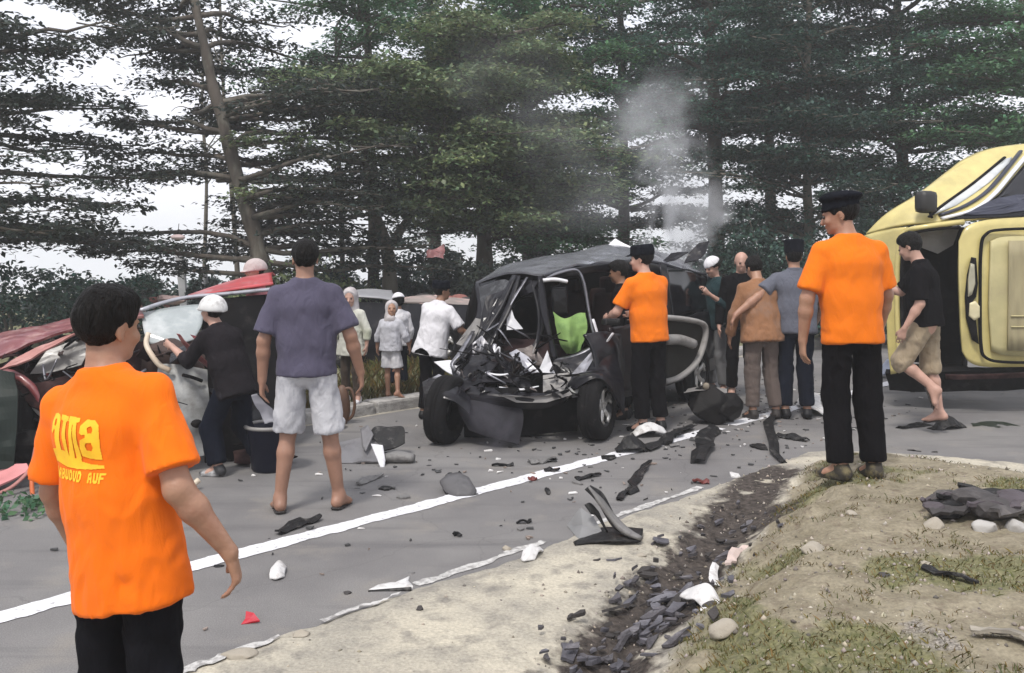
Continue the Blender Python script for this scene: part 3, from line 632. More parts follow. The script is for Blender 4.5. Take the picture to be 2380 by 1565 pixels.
def person(label, loc, yaw, H, pose=None, shirt=None, pants=None, hair='short', hat=None, shoe=None, skin=None, h=.013, hs=1.0, group=None, seed=1, ch=None, eyes=True):
    p = dict(lean=(0, .01), drop=0, twist=0, head=(0, 0, 0), neck=(0, .02), armL=((-.06, -.02, -.29), (-.07, .05, -.54), (0, .25, -1)), armR=((.06, -.02, -.29), (.07, .05, -.54), (0, .25, -1)),
             legL=((-.01, .02, -.42), (-.02, -.03, -.83), (-.2, 1, -.1)), legR=((.01, .02, -.42), (.02, -.03, -.83), (.2, 1, -.1)), curl=.35, shw=.185, fat=1.0, palmL=None, palmR=None)
    p.update(pose or {}); sc = H / 1.72; skin = skin or SKIN; ch = ch or h
    P0 = np.array([0, 0, .93 - p['drop']]); ln = np.array([p['lean'][0], p['lean'][1], 0]); Nk = P0 + ln + [0, 0, math.sqrt(max(.53 ** 2 - ln @ ln, .04))]
    sp = (Nk - P0) / np.linalg.norm(Nk - P0); tw = rotz(R(p['twist'])); X = tw @ np.array([1.0, 0, 0]); X = X - sp * (X @ sp); X /= np.linalg.norm(X); Yf = np.cross(sp, X)
    at = lambda f, dy=0: P0 + (Nk - P0) * f + Yf * dy
    shL = Nk - sp * .085 - X * p['shw']; shR = Nk - sp * .085 + X * p['shw']
    hd = rotz(R(p['head'][0])) @ rotx(R(p['head'][1])) @ roty(R(p['head'][2])); HO = Nk + sp * .07 + np.array([p['neck'][0], p['neck'][1], 0]); HP = lambda *v: HO + hd @ (np.array(v) * hs)
    hipL = P0 + np.array([-.088, 0, -.03]); hipR = P0 + np.array([.088, 0, -.03])
    arms = [(shL, -1, [shL + np.array(v) for v in p['armL'][:2]], np.array(p['armL'][2], float), p['palmL']), (shR, 1, [shR + np.array(v) for v in p['armR'][:2]], np.array(p['armR'][2], float), p['palmR'])]
    legs = [(hipL, -1, [hipL + np.array(v) for v in p['legL'][:2]], np.array(p['legL'][2], float)), (hipR, 1, [hipR + np.array(v) for v in p['legR'][:2]], np.array(p['legR'][2], float))]
    allp = [P0, Nk, HP(0, 0, .2), HP(.1, .12, 0), HP(-.1, -.12, 0)] + [q for a in arms for q in a[2]] + [a[2][1] + a[3] / np.linalg.norm(a[3]) * .2 for a in arms] + [q for l in legs for q in l[2]] + [l[2][1] + l[3] / np.linalg.norm(l[3]) * .22 for l in legs] + [shL, shR]
    lo = np.min(allp, 0) - .16; hi = np.max(allp, 0) + .16
    f = Field(lo, hi, h); ft = p['fat']
    # trunk
    f.seg(at(-.08), at(.28), (.155 * ft, .105), (.14 * ft, .095 * ft), X, .05); f.seg(at(.28), at(.68), (.14 * ft, .095 * ft), (.165, .112), X, .05); f.seg(at(.68), at(.9), (.165, .11), (.12, .075), X, .05)
    f.seg(Nk - sp * .05, HO + sp * .03, .062, .052, X, .03)
    for sh, sg, (el, wr), hdv, pn in arms:
        f.seg(Nk - sp * .06, sh - X * sg * .012, .045, .042, X, .03); f.seg(sh - X * sg * .012, el, .046, .041, X, .015)
        mid = el + (wr - el) * .3; f.seg(el, mid, .042, .042, X, .02); f.seg(mid, wr, (.042, .040), (.029, .022), X, .02)
        hv = hdv / np.linalg.norm(hdv); pn = np.array(pn if pn is not None else X * -sg, float); pn = pn - hv * (pn @ hv); pn /= np.linalg.norm(pn); sd = np.cross(hv, pn) * sg   # sd points to the thumb
        if sd @ Yf < 0 and p.get('thumbfwd', True): sd = -sd
        kn = wr + hv * .085; f.seg(wr, kn, (.027, .02), (.041, .015), sd, .015)
        cu = p['curl']
        for i, (of, ln_, rr) in enumerate(((.032, .072, .0095), (.011, .08, .0098), (-.011, .074, .0094), (-.031, .06, .0085))):
            q = kn + sd * of - hv * .008; dr = hv + sd * of * 1.2; a = cu * (.55 + .18 * i)
            for s_, L in enumerate((.45, .33, .25)):
                a += cu * (.5 if s_ else 0); dv = dr * math.cos(a) + pn * math.sin(a); q2 = q + dv * ln_ * L * 1.05; f.seg(q, q2, rr * (1 - .08 * s_), rr * (1 - .08 * (s_ + 1)), X, .004); q = q2
        q = wr + hv * .02 + sd * .024; dv = hv * .75 + sd * .55 + pn * .35; q2 = q + dv / np.linalg.norm(dv) * .05; f.seg(q, q2, .014, .012, X, .012)
        dv = hv * .9 + sd * .12 + pn * .35; f.seg(q2, q2 + dv / np.linalg.norm(dv) * .034, .0115, .009, X, .004)
    for hp, sg, (kn, an), tv in legs:
        f.seg(hp, kn, (.083 * ft, .088 * ft), (.052, .054), X, .04); cf = kn + (an - kn) * .3; bk = np.cross(an - kn, X); bk /= np.linalg.norm(bk) + 1e-9
        if bk @ np.array([0, 1.0, 0]) > 0: bk = -bk
        f.seg(kn, cf + bk * .012, .05, .054, X, .02); f.seg(cf + bk * .012, an, .054, .036, X, .02)
        tv = tv / np.linalg.norm(tv); sd = np.cross(tv, [0, 0, 1.0]); sd /= np.linalg.norm(sd) + 1e-9; upv = np.cross(sd, tv)
        he = an - tv * .03 - upv * .045; f.seg(an, he, .036, .032, X, .02); fo = an + tv * .10 - upv * .052; f.seg(he, fo, (.03, .03), (.044, .022), sd, .03); f.seg(an, fo, .034, (.036, .02), sd, .03); f.seg(fo, fo + tv * .055 - upv * .004, (.044, .02), (.032, .013), sd, .01)
    # head
    f.ell(HP(0, -.008, .105), [.076 * hs, .097 * hs, .088 * hs], hd, .02); f.ell(HP(0, .033, .055), [.060 * hs, .067 * hs, .085 * hs], hd, .02); f.ell(HP(0, .04, .0), [.050 * hs, .05 * hs, .034 * hs], hd, .02)
    f.seg(HP(0, .098, .08), HP(0, .116, .047), .009 * hs, .015 * hs, X, .012); f.seg(HP(-.034, .092, .095), HP(.034, .092, .095), .009, .009, (0, 0, 1), .012)
    for sg in (-1, 1):
        f.ell(HP(sg * .031, .106, .078), [.015, .014, .011], hd, .015, 's'); f.ell(HP(sg * .0775, -.012, .062), [.010, .021, .034], hd @ rotz(R(sg * -18)), .008); f.ell(HP(sg * .085, -.006, .062), [.008, .010, .018], hd, .008, 's'); f.ell(HP(sg * .038, .075, .045), [.022, .022, .02], hd, .02)
    f.seg(HP(-.02, .096, .016), HP(.02, .096, .016), .009, .009, (0, 0, 1), .006); f.ell(HP(0, .082, -.014), [.02, .018, .016], hd, .02)
    V, F = f.mesh(); V = relax(V, F, 1)
    b = mk('person', V * sc, F, skin); b.location = [float(loc[0]), float(loc[1]), float(loc[2]) + (.02 if shoe else 0)]; b.rotation_euler = (0, 0, R(yaw)); tag(b, label, 'person', group)
    if eyes:
        for sg in (-1, 1):
            e = rock(HP(sg * .031, .094, .078) * sc, [.024 * sc] * 3, 1, 1, 0); mk('eye', *e, M('eye_dark', (.03, .02, .015), .15, var=0), b)
    def part(name, fld, mat, amp=0, fs=(9, 9, 3), z=(None, None), rl=1):
        V, F = fld.mesh(); V = relax(V, F, rl)
        if amp: V = folds(V, F, amp, fs, seed + len(name), *z); V = relax(V, F, 1)
        return mk(name, V * sc, F, mat, b)
    if shirt:
        mat, slv, hem = shirt['mat'], shirt.get('sleeve', .8), shirt.get('hem', -.13); lo_ = shirt.get('loose', 1.0)
        f = Field(lo, hi, ch); hp_ = P0 + sp * hem; cutp = [(hp_, -sp)]; fl = shirt.get('flare', 1.0)
        f.seg(at(.30), hp_ - sp * .03, (.168 * lo_ * ft, .122 * lo_ * ft), (.182 * lo_ * fl * ft, .14 * lo_ * fl), X, .04, cut=cutp); f.seg(at(.30), at(.70), (.168 * lo_ * ft, .122 * lo_ * ft), (.183 * lo_, .128 * lo_), X, .05, cut=cutp); f.seg(at(.70), at(.90), (.178 * lo_, .122 * lo_), (.13, .075), X, .035)
        ctop = Nk + sp * .02
        f.seg(Nk - sp * .06, Nk + sp * .03, .082, .071, X, .03, cut=[(ctop, sp)])
        for sh, sg, (el, wr), hv, _ in arms:
            f.seg(Nk - sp * .058, sh - X * sg * .012, .064, .06, X, .035)
            if slv <= 1:
                d = (el - sh) / np.linalg.norm(el - sh); e = sh + (el - sh) * slv; f.seg(sh - X * sg * .012, e + d * .03, .058 * lo_, .076 * lo_ * shirt.get('sw', 1), X, .022, cut=[(e, d)])
            else:
                d = (wr - el) / np.linalg.norm(wr - el); e = el + (wr - el) * (slv - 1); f.seg(sh - X * sg * .012, el, .058 * lo_, .055 * lo_, X, .022); f.seg(el, e + d * .03, .057 * lo_, .046 * lo_, X, .02, cut=[(e, d)])
        so = part('shirt', f, mat, shirt.get('amp', .016), shirt.get('fs', (9, 9, 3.2)), (P0[2] - .1, Nk[2]))
        b['_shirt'] = so.name
        if shirt.get('collar'):
            f = Field(lo, hi, min(ch, .009)); f.seg(Nk - sp * .02, Nk + sp * .045, .083, .073, X, .02, cut=[(Nk + sp * .035, sp), (Nk - sp * .012, -sp)]); f.seg(Nk, Nk + sp * .1, .064, .058, X, .01, 's'); part('collar', f, mat)
    if pants:
        mat, ln_ = pants['mat'], pants.get('len', 1.9); lo_ = pants.get('loose', 1.0); f = Field(lo, hi, ch); top = P0 + sp * (.05 if shirt and shirt.get('hem', -.13) < -.05 else .09)
        f.seg(P0 + sp * .13, P0 - [0, 0, .05], (.148 * ft, .10 * ft), (.158 * ft, .115 * ft), X, .03, cut=[(top, sp)])
        for hp, sg, (kn, an), tv in legs:
            if ln_ <= 1:
                d = (kn - hp) / np.linalg.norm(kn - hp); e = hp + (kn - hp) * ln_; f.seg(hp + [0, 0, .02], e + d * .04, (.086 * ft, .10 * ft), (.092 * lo_, .098 * lo_), X, .022, cut=[(e, d)])
            else:
                d = (an - kn) / np.linalg.norm(an - kn); e = kn + (an - kn) * (ln_ - 1); f.seg(hp + [0, 0, .02], kn, (.086 * ft, .10 * ft), (.07 * lo_, .074 * lo_), X, .022); f.seg(kn, e + d * .04, (.072 * lo_, .076 * lo_), (.064 * lo_, .068 * lo_), X, .03, cut=[(e, d)])
        part(pants.get('name', 'trousers'), f, mat, pants.get('amp', .014), (8, 8, 7))
    hh = min(h, .0125)
    hb = lambda: Field(HP(0, 0, .06) - .32 * hs, HP(0, 0, .06) + .32 * hs, hh)
    def hpart(name, fld, mat, amp=0, sc_=40):
        V, F = fld.mesh(); V = relax(V, F, 1)
        if amp: N = vnormals(V, F); V = V + N * ((fbm(V * np.array([sc_, sc_, sc_ * .4]), 2, seed + 5) - .45) * amp)[:, None]
        return mk(name, V * sc, F, mat, b)
    if hair:
        f = hb(); n1 = hd @ np.array([0, .75, -.66]); lng = hair == 'full'
        cut = [(HP(0, .052, .10), n1)]
        f.ell(HP(0, -.012, .108), [.086 * hs, .109 * hs, (.104 if lng else .098) * hs], hd, .01, cut=cut)
        if lng: f.ell(HP(0, .01, .165), [.072 * hs, .09 * hs, .045 * hs], hd, .03)
        for sg in (-1, 1): f.ell(HP(sg * .095, .006, .05), [.034, .042, .046], hd, .006, 's')
        f.ell(HP(0, -.04, -.03), [.2, .2, .035], hd, .01, 's')
        hpart('hair', f, HAIR, .014)
    if hat:
        k, mat = hat; f = hb(); up_ = hd @ np.array([0, 0, 1.0]); fw = hd @ np.array([0, 1.0, 0]); sx = hd @ np.array([1.0, 0, 0])
        if k == 'cap':
            pt = HP(0, 0, .125); f.ell(HP(0, -.01, .12), [.094, .115, .105], hd, .01, cut=[(pt, -up_)]); f.seg(HP(0, .06, .13), HP(0, .17, .118), (.085, .008), (.07, .006), sx, .006)
        elif k == 'flatcap':
            f.ell(HP(0, -.01, .12), [.095, .116, .075], hd, .01, cut=[(HP(0, 0, .115), -up_)]); f.seg(HP(0, -.012, .155), HP(0, -.015, .168), (.098, .115), (.10, .118), sx, .015, cut=[(HP(0, 0, .212), up_)]); f.seg(HP(0, .07, .128), HP(0, .15, .118), (.08, .007), (.06, .006), sx, .006)
        elif k == 'beret':
            f.ell(HP(0, -.01, .115), [.093, .114, .07], hd, .01, cut=[(HP(0, 0, .105), -up_)]); f.ell(HP(0, -.025, .178), [.112, .132, .040], hd @ rotx(R(8)), .02)
        elif k == 'tall':
            f.seg(HP(0, -.01, .10), HP(0, -.01, .25), (.092, .11), (.098, .115), sx, .01, cut=[(HP(0, 0, .245), up_), (HP(0, 0, .10), -up_)])
        elif k == 'helmet':
            f.ell(HP(0, -.008, .095), [.118, .14, .13], hd, .01, cut=[(HP(0, 0, .075), -up_)]); f.seg(HP(0, .07, .085), HP(0, .17, .075), (.085, .01), (.06, .007), sx, .02)
        elif k == 'skullcap':
            f.ell(HP(0, -.008, .11), [.099 * hs, .121 * hs, .112 * hs], hd, .01, cut=[(HP(0, 0, .125), -(up_ * .95 + fw * .25))])
        elif k == 'scarf':
            f.ell(HP(0, -.012, .10), [.092 * hs, .112 * hs, .104 * hs], hd, .01, cut=[(HP(0, .055, .06), hd @ np.array([0, .97, -.2]))]); f.seg(HP(0, -.03, .06), Nk - sp * .02 + Yf * -.01, (.09 * hs, .09 * hs), (.13, .11), X, .03, cut=[(HP(0, .06, 0), Yf)])
            f.ell(HP(.02, .05, -.05), [.075, .06, .045], hd, .02)
        hpart('headscarf' if k == 'scarf' else 'helmet' if k == 'helmet' else 'cap', f, mat, .012 if k == 'scarf' else .003, 18)
    if shoe:
        k, mat = shoe
        for hp, sg, (kn, an), tv in legs:
            tv = tv / np.linalg.norm(tv); sd = np.cross(tv, [0, 0, 1.0]); sd /= np.linalg.norm(sd) + 1e-9; upv = np.cross(sd, tv); f = Field(an - .32, an + .32, .012)
            if k == 'flipflop':
                c = an - upv * .080; f.seg(c - tv * .055, c + tv * .15, (.042, .010), (.05, .009), sd, .005)
            else:
                he = an - tv * .03 - upv * .048; fo = an + tv * .11 - upv * .055; f.seg(he, fo, (.042, .04), (.052, .032), sd, .02); f.seg(an + upv * .0, he, .048, .042, X, .02, cut=[(an + upv * .015, upv)]); f.seg(fo, fo + tv * .06, (.052, .03), (.04, .02), sd, .01)
                f.seg(he - upv * .035, fo + tv * .05 - upv * .022, (.043, .012), (.052, .012), sd, .005)
            V, F = f.mesh(); mk('sandal' if k == 'flipflop' else 'shoe', relax(V, F, 1) * sc, F, mat, b)
    return b

# ---------------------------------------------------------------- the people of the picture
ORANGE = cloth('orange_jersey', (.82, .155, .006), .06, wr=.25)
ORANGE2 = cloth('orange_cotton', (.74, .165, .008), .06, wr=.3)
BLACKC = cloth('black_cloth', (.006, .0055, .0065), .2, sheen=0, spec=.04); NAVY = cloth('navy_cloth', (.007, .009, .016), .2, sheen=0, spec=.05)
CAPM = cloth('cap_cloth', (.006, .007, .011), .2, sheen=0, spec=.06); WHITEC = cloth('white_cloth', (.62, .61, .63), .06); SHOEB = M('black_shoe', (.009, .009, .01), .5, var=.2, spec=.2)
FLIP = M('flipflop_rubber', (.02, .016, .014), .7); KHAKI = cloth('khaki', (.30, .24, .165), .12, c2=(.19, .155, .11), c2s=4)
# left foreground
hero = person('man in orange shirt with yellow print on its back, nearest the camera', (-1.10, 2.53, 0), -20, 1.59,
    dict(lean=(-.085, -.005), head=(-3, -6, 0), armR=((.115, -.035, -.27), (.225, .06, -.475), (.10, .30, -1)), armL=((-.06, .03, -.28), (-.08, .14, -.50), (0, .4, -1)), curl=.62, fat=1.02, shw=.19, palmR=(-.75, -.5, -.1)),
    dict(mat=ORANGE, sleeve=.80, hem=-.175, loose=1.01, flare=1.03, sw=1.12, amp=.016, fs=(7, 7, 2.4)), dict(mat=cloth('black_jeans', (.007, .007, .009), .25, spec=.05, sheen=0, c2=(.012, .022, .05), c2s=2.2, c2lo=.58, c2hi=.66), len=1.95), 'full', None, ('shoe', SHOEB), h=.0078, hs=.96, seed=3, ch=.0095)
# yellow print, pressed onto the shirt
def on_shirt(body, V2, F2, mat, parent, name, off=.0022):
    so = bpy.data.objects[body['_shirt']]; me = so.data
    bvh = BVHTree.FromPolygons([v.co[:] for v in me.vertices], [p.vertices[:] for p in me.polygons]); V = []; keep = {}
    for i, (x, z) in enumerate(V2):
        h = bvh.ray_cast(Vector((x, -1, z)), Vector((0, 1, 0)))
        if h[0] is not None: keep[i] = len(V); V.append(tuple(h[0] + Vector((0, -off, 0))))
    return mk(name, V, [tuple(keep[i] for i in f) for f in F2 if all(i in keep for i in f)], mat, parent)
def inside(poly, x, y):
    r = np.zeros(x.shape, bool); p = np.array(poly, float)
    for (x0, y0), (x1, y1) in zip(p, np.roll(p, -1, 0)):
        c = ((y0 > y) != (y1 > y)) & (x < (x1 - x0) * (y - y0) / (y1 - y0 + 1e-12) + x0); r ^= c
    return r
def raster(polys, scale, x0, z0, step=.002):
    allp = np.vstack([np.array(q) for a in polys for q in a]) * scale
    xs = np.arange(allp[:, 0].min(), allp[:, 0].max() + step, step); ys = np.arange(allp[:, 1].min(), allp[:, 1].max() + step, step)
    Xg, Yg = np.meshgrid(xs[:-1] + step / 2, ys[:-1] + step / 2, indexing='ij'); m = np.zeros(Xg.shape, bool)
    for a in polys:
        k = np.zeros(Xg.shape, bool)
        for q in a: k ^= inside(np.array(q) * scale, Xg, Yg)
        m |= k
    id_ = {}; V = []; F = []
    for i, j in np.argwhere(m):
        f = []
        for a, b in ((0, 0), (1, 0), (1, 1), (0, 1)):
            key = (i + a, j + b)
            if key not in id_: id_[key] = len(V); V.append((x0 + xs[0] + key[0] * step, z0 - ys[0] - key[1] * step))
            f.append(id_[key])
        F.append(tuple(f))
    return V, F
# glyph outlines in the picture's own units (picture pixels of the enlarged view, y down)
big = [
 [[(222, 968), (252, 962), (285, 966), (298, 980), (300, 1030), (306, 1080), (318, 1134), (352, 1136), (356, 1165), (240, 1162), (238, 1138), (270, 1132), (262, 1075), (258, 1040), (252, 1035), (244, 1058), (234, 1052), (224, 1010)], [(250, 990), (262, 985), (268, 1005), (262, 1022), (252, 1018)]],
 [[(304, 962), (372, 964), (376, 984), (362, 990), (366, 1080), (374, 1138), (384, 1165), (350, 1166), (352, 1138), (336, 1080), (326, 990), (306, 986)]],
 [[(380, 962), (460, 964), (458, 984), (440, 988), (448, 1040), (452, 1090), (462, 1136), (464, 1165), (432, 1164), (424, 1100), (416, 1000), (412, 1000), (416, 1080), (420, 1164), (380, 1165), (384, 1130), (390, 1080), (388, 990), (378, 984)]],
 [[(470, 1000), (500, 970), (540, 972), (564, 996), (570, 1040), (572, 1100), (582, 1162), (520, 1160), (470, 1150), (462, 1110), (470, 1070), (500, 1056), (498, 1040), (482, 1044), (468, 1034)], [(506, 1008), (524, 1000), (536, 1014), (532, 1034), (512, 1036)], [(500, 1084), (530, 1080), (538, 1104), (530, 1122), (504, 1118), (496, 1100)]],
 [[(240, 1160), (462, 1164), (464, 1178), (520, 1186), (592, 1190), (594, 1204), (520, 1212), (440, 1216), (360, 1214), (300, 1204), (266, 1196), (248, 1206), (240, 1190)]]]
YEL = M('yellow_print', (.90, .50, .015), .6, var=.1, vs=30, bump=.1, bs=300)
u = .00056; x0, z0 = -.075 - 400 * u, 1.15 + 1120 * u
on_shirt(hero, *raster(big, u, x0, z0, .0014), YEL, hero, 'emblem')
small = []; cx = 250
for chh in 'DABUDUD AUF':
    if chh == ' ': cx += 34; continue
    a, b, c, d = cx, cx + 27, 1226, 1276
    if chh in 'DO': g = [[(a, c), (a + 18, c - 2), (b, c + 12), (b, d - 12), (a + 18, d), (a, d)], [(a + 9, c + 13), (a + 17, c + 14), (a + 18, d - 14), (a + 9, d - 12)]]
    elif chh == 'A': g = [[(a, d), (a + 2, c + 10), (a + 10, c), (b - 6, c), (b, d), (a + 18, d), (a + 16, d - 14), (a + 10, d - 14), (a + 9, d)], [(a + 11, c + 12), (a + 16, c + 12), (a + 16, c + 22), (a + 10, c + 22)]]
    elif chh == 'B': g = [[(a, c), (b - 4, c), (b, c + 12), (b - 4, c + 25), (b, d - 12), (b - 5, d), (a, d)], [(a + 9, c + 8), (a + 17, c + 9), (a + 16, c + 18), (a + 9, c + 18)], [(a + 9, c + 30), (a + 18, c + 30), (a + 17, d - 9), (a + 9, d - 9)]]
    elif chh == 'U': g = [[(a, c), (a + 9, c), (a + 9, d - 14), (a + 17, d - 14), (a + 17, c), (b, c), (b - 1, d - 6), (b - 8, d), (a + 7, d), (a, d - 8)]]
    else: g = [[(a, c), (b + 6, c), (b + 4, c + 11), (a + 10, c + 11), (a + 10, c + 20), (b - 4, c + 20), (b - 5, c + 30), (a + 9, c + 30), (a + 7, d), (a - 2, d)]]
    small.append(g); cx += 32
on_shirt(hero, *raster(small, u, x0, z0, .0014), YEL, hero, 'lettering')['kind'] = 'stuff'
# man in the purple-grey shirt
person('tall man in purple-grey shirt and pale denim shorts seen from behind', (-1.375, 5.93, 0), 6, 1.785,
    dict(head=(14, -2, 0), lean=(-.01, .0), armL=((-.07, -.03, -.29), (-.085, .0, -.55), (-.05, .15, -1)), armR=((.105, -.03, -.27), (.165, .05, -.52), (.1, .2, -1)), legL=((-.03, .03, -.42), (-.075, -.02, -.83), (-.25, 1, -.1)), legR=((.06, .0, -.42), (.115, .03, -.83), (.35, 1, -.1)), curl=.5),
    dict(mat=cloth('purple_grey_shirt', (.075, .069, .105), .12), sleeve=.84, hem=-.075, loose=1.06, sw=1.08, amp=.014), dict(mat=cloth('pale_denim', (.46, .46, .48), .1, c2=(.30, .30, .33), c2s=7), len=.98, loose=1.1, name='shorts', amp=.02), 'short', None, ('flipflop', FLIP), M('skin_mid', (.28, .15, .10), .5, var=.16, vs=9), h=.0095, ch=.012, seed=7)
# helmeted helper bending into the red car
person('person in white helmet and black jacket bending towards the crushed red car', (-2.17, 6.93, 0), 62, 1.50,
    dict(lean=(0, .20), drop=.13, head=(-5, 4, 0), neck=(0, .05), armL=((-.05, .16, -.22), (-.03, .38, -.10), (.1, 1, .3)), armR=((.05, .14, -.24), (.05, .36, -.16), (-.1, 1, .35)), legL=((-.04, .16, -.37), (-.05, .06, -.70), (-.2, 1, -.1)), legR=((.06, .06, -.37), (.10, -.16, -.68), (.3, 1, -.1)), curl=.3),
    dict(mat=cloth('charcoal_jacket', (.014, .012, .014), .3, spec=.06, sheen=0), sleeve=1.35, hem=-.14, loose=1.12, amp=.02), dict(mat=NAVY, loose=1.25, len=1.95), 'full', ('helmet', M('helmet_white', (.66, .66, .65), .45, c2=(.35, .34, .33), c2s=14, var=.1)), ('shoe', M('white_black_shoe', (.03, .03, .032), .5, c2=(.6, .6, .6), c2s=5)), SKIN_P, h=.0125, seed=9)
# head behind the red roof
person('person in pale cap whose head shows behind the red roof panel', (-2.66, 9.3, .12), 100, 1.53, dict(head=(20, -5, 0)), dict(mat=cloth('pink_shirt', (.5, .2, .22))), dict(mat=NAVY), 'short', ('helmet', cloth('pale_cap', (.45, .38, .37))), None, SKIN_P, h=.016, seed=11)
# two small figures on the kerb
person('small figure in white headscarf and pale smock beside the purple-shirted man', (-1.73, 9.55, .12), 160, 1.18, dict(head=(20, -8, 0), armL=((-.10, .0, -.26), (-.10, .02, -.50), (0, .1, -1)), armR=((.10, .0, -.26), (.11, .02, -.50), (0, .1, -1))),
    dict(mat=cloth('pale_smock', (.50, .50, .44), c2=(.38, .40, .28), c2s=3), hem=-.2, flare=1.25, loose=1.12, sleeve=1.6, amp=.02), dict(mat=cloth('brown_trousers', (.06, .045, .035)), len=1.8), None, ('scarf', cloth('grey_white_scarf', (.45, .42, .42), c2=(.22, .19, .19), c2s=9)), ('shoe', WHITEC), SKIN_P, h=.012, hs=1.3, seed=13)
person('small barefoot figure in headscarf, grey smock and white skirt on the kerb', (-1.36, 9.95, .13), -20, 1.03, dict(head=(-150, 5, 0), armL=((-.09, .0, -.26), (-.12, .02, -.48), (0, .1, -1)), armR=((.11, .02, -.24), (.15, .10, -.46), (0, .4, -1)), legL=((-.0, .04, -.42), (.03, .0, -.83), (-.3, 1, -.1)), legR=((.03, .04, -.42), (.12, -.12, -.80), (.7, .6, -.3))),
    dict(mat=cloth('grey_smock', (.42, .42, .45), c2=(.55, .55, .6), c2s=4), hem=-.08, flare=1.12, loose=1.16, sleeve=1.5, amp=.02), dict(mat=WHITEC, len=.85, loose=1.3, name='skirt'), None, ('scarf', cloth('grey_white_scarf', (.45, .42, .42))), None, SKIN, h=.0125, hs=1.35, seed=15)
person('small figure in white cap mostly hidden behind the barefoot figure', (-1.34, 10.5, .14), 30, 1.08, dict(), dict(mat=WHITEC, sleeve=1.7, amp=.02), dict(mat=NAVY), 'short', ('skullcap', WHITEC), None, SKIN, h=.015, hs=1.25, seed=16)
# white-shirted helper at the car's nose
person('man in loose white t-shirt and black cap leaning on the black car', (-.84, 9.25, 0), -32, 1.42, dict(lean=(.05, .10), head=(-25, -4, 0), armR=((.13, .06, -.24), (.22, .25, -.38), (.6, 1, -.3)), armL=((-.05, .05, -.28), (-.04, .2, -.48), (.1, .5, -1))),
    dict(mat=WHITEC, hem=-.15, flare=1.2, loose=1.14, sleeve=.85, amp=.024, fs=(7, 7, 3)), dict(mat=BLACKC), 'short', ('flatcap', CAPM), ('shoe', SHOEB), SKIN_D, h=.0125, seed=17)
# orange man with black cap in the middle
person('man in orange polo shirt and black cap standing by the black car\'s doorway', (1.335, 8.62, 0), 28, 1.77, dict(lean=(-.02, .03), head=(32, -6, 0), neck=(-.01, .03), armL=((-.10, .08, -.26), (-.06, .30, -.34), (.3, 1, -.05)), armR=((.03, .10, -.27), (-.06, .32, -.32), (-.4, 1, 0)), legL=((-.0, .03, -.42), (-.0, -.02, -.83), (-.3, 1, -.1)), curl=.7),
    dict(mat=ORANGE2, sleeve=.78, hem=-.10, loose=1.08, amp=.013), dict(mat=BLACKC, loose=1.1), 'short', ('flatcap', CAPM), ('shoe', SHOEB), SKIN_P, h=.012, seed=19)
person('person in black standing in the doorway behind the orange polo shirt', (1.17, 9.35, 0), 75, 1.62, dict(head=(0, -10, 0)), dict(mat=BLACKC, sleeve=1.8), dict(mat=BLACKC), 'full', None, ('shoe', SHOEB), SKIN_D, h=.0165, seed=21)
# right group
person('man in brown long-sleeved shirt and brown trousers with bowed head', (2.62, 9.3, 0), 4, 1.68, dict(lean=(-.01, .09), head=(6, -28, 0), neck=(0, .05), armL=((-.09, .0, -.28), (-.10, .10, -.52), (.0, .3, -1)), armR=((.06, .08, -.27), (.0, .28, -.36), (-.5, .6, -.4)), legR=((.02, .04, -.42), (.06, -.02, -.83), (.3, 1, -.1)), fat=1.08),
    dict(mat=cloth('brown_shirt', (.25, .125, .065), .15, c2=(.21, .135, .10), c2s=3), sleeve=1.92, hem=-.13, flare=1.12, loose=1.1, amp=.02), dict(mat=cloth('taupe_trousers', (.105, .082, .072), .15), loose=1.12), 'full', None, ('shoe', FLIP), SKIN, h=.0135, seed=23)
person('man in slate-grey shirt and tall black cap, arm held out to his left', (2.98, 9.32, 0), -4, 1.80, dict(lean=(.0, .04), head=(-4, -4, 0), armL=((-.20, -.14, -.17), (-.43, -.20, -.35), (-.5, -.1, -1)), armR=((.08, .02, -.28), (.06, .2, -.46), (0, 1, -.3)), fat=1.05, shw=.195),
    dict(mat=cloth('slate_shirt', (.10, .105, .13), .1), sleeve=.72, hem=-.10, loose=1.12, collar=1, amp=.014), dict(mat=NAVY, loose=1.1), 'full', ('tall', CAPM), ('shoe', SHOEB), SKIN, h=.0135, seed=25)
person('bald pale-faced person looking on between the black car and the brown-shirted man', (2.74, 10.6, 0), 165, 1.73, dict(head=(10, -12, 0)), dict(mat=BLACKC, sleeve=1.9), dict(mat=BLACKC), None, None, ('shoe', SHOEB), SKIN_P, h=.0165, seed=27)
person('person in white cap and dark green top at the black car\'s tail', (2.52, 10.95, 0), 120, 1.66, dict(head=(0, -20, 0), armL=((-.1, .1, -.25), (-.05, .33, -.1), (0, 1, .8))), dict(mat=cloth('dark_teal', (.015, .035, .04)), sleeve=1.5), dict(mat=cloth('grey_trousers', (.16, .16, .165))), 'short', ('skullcap', WHITEC), ('shoe', SHOEB), SKIN_P, h=.0165, seed=29)
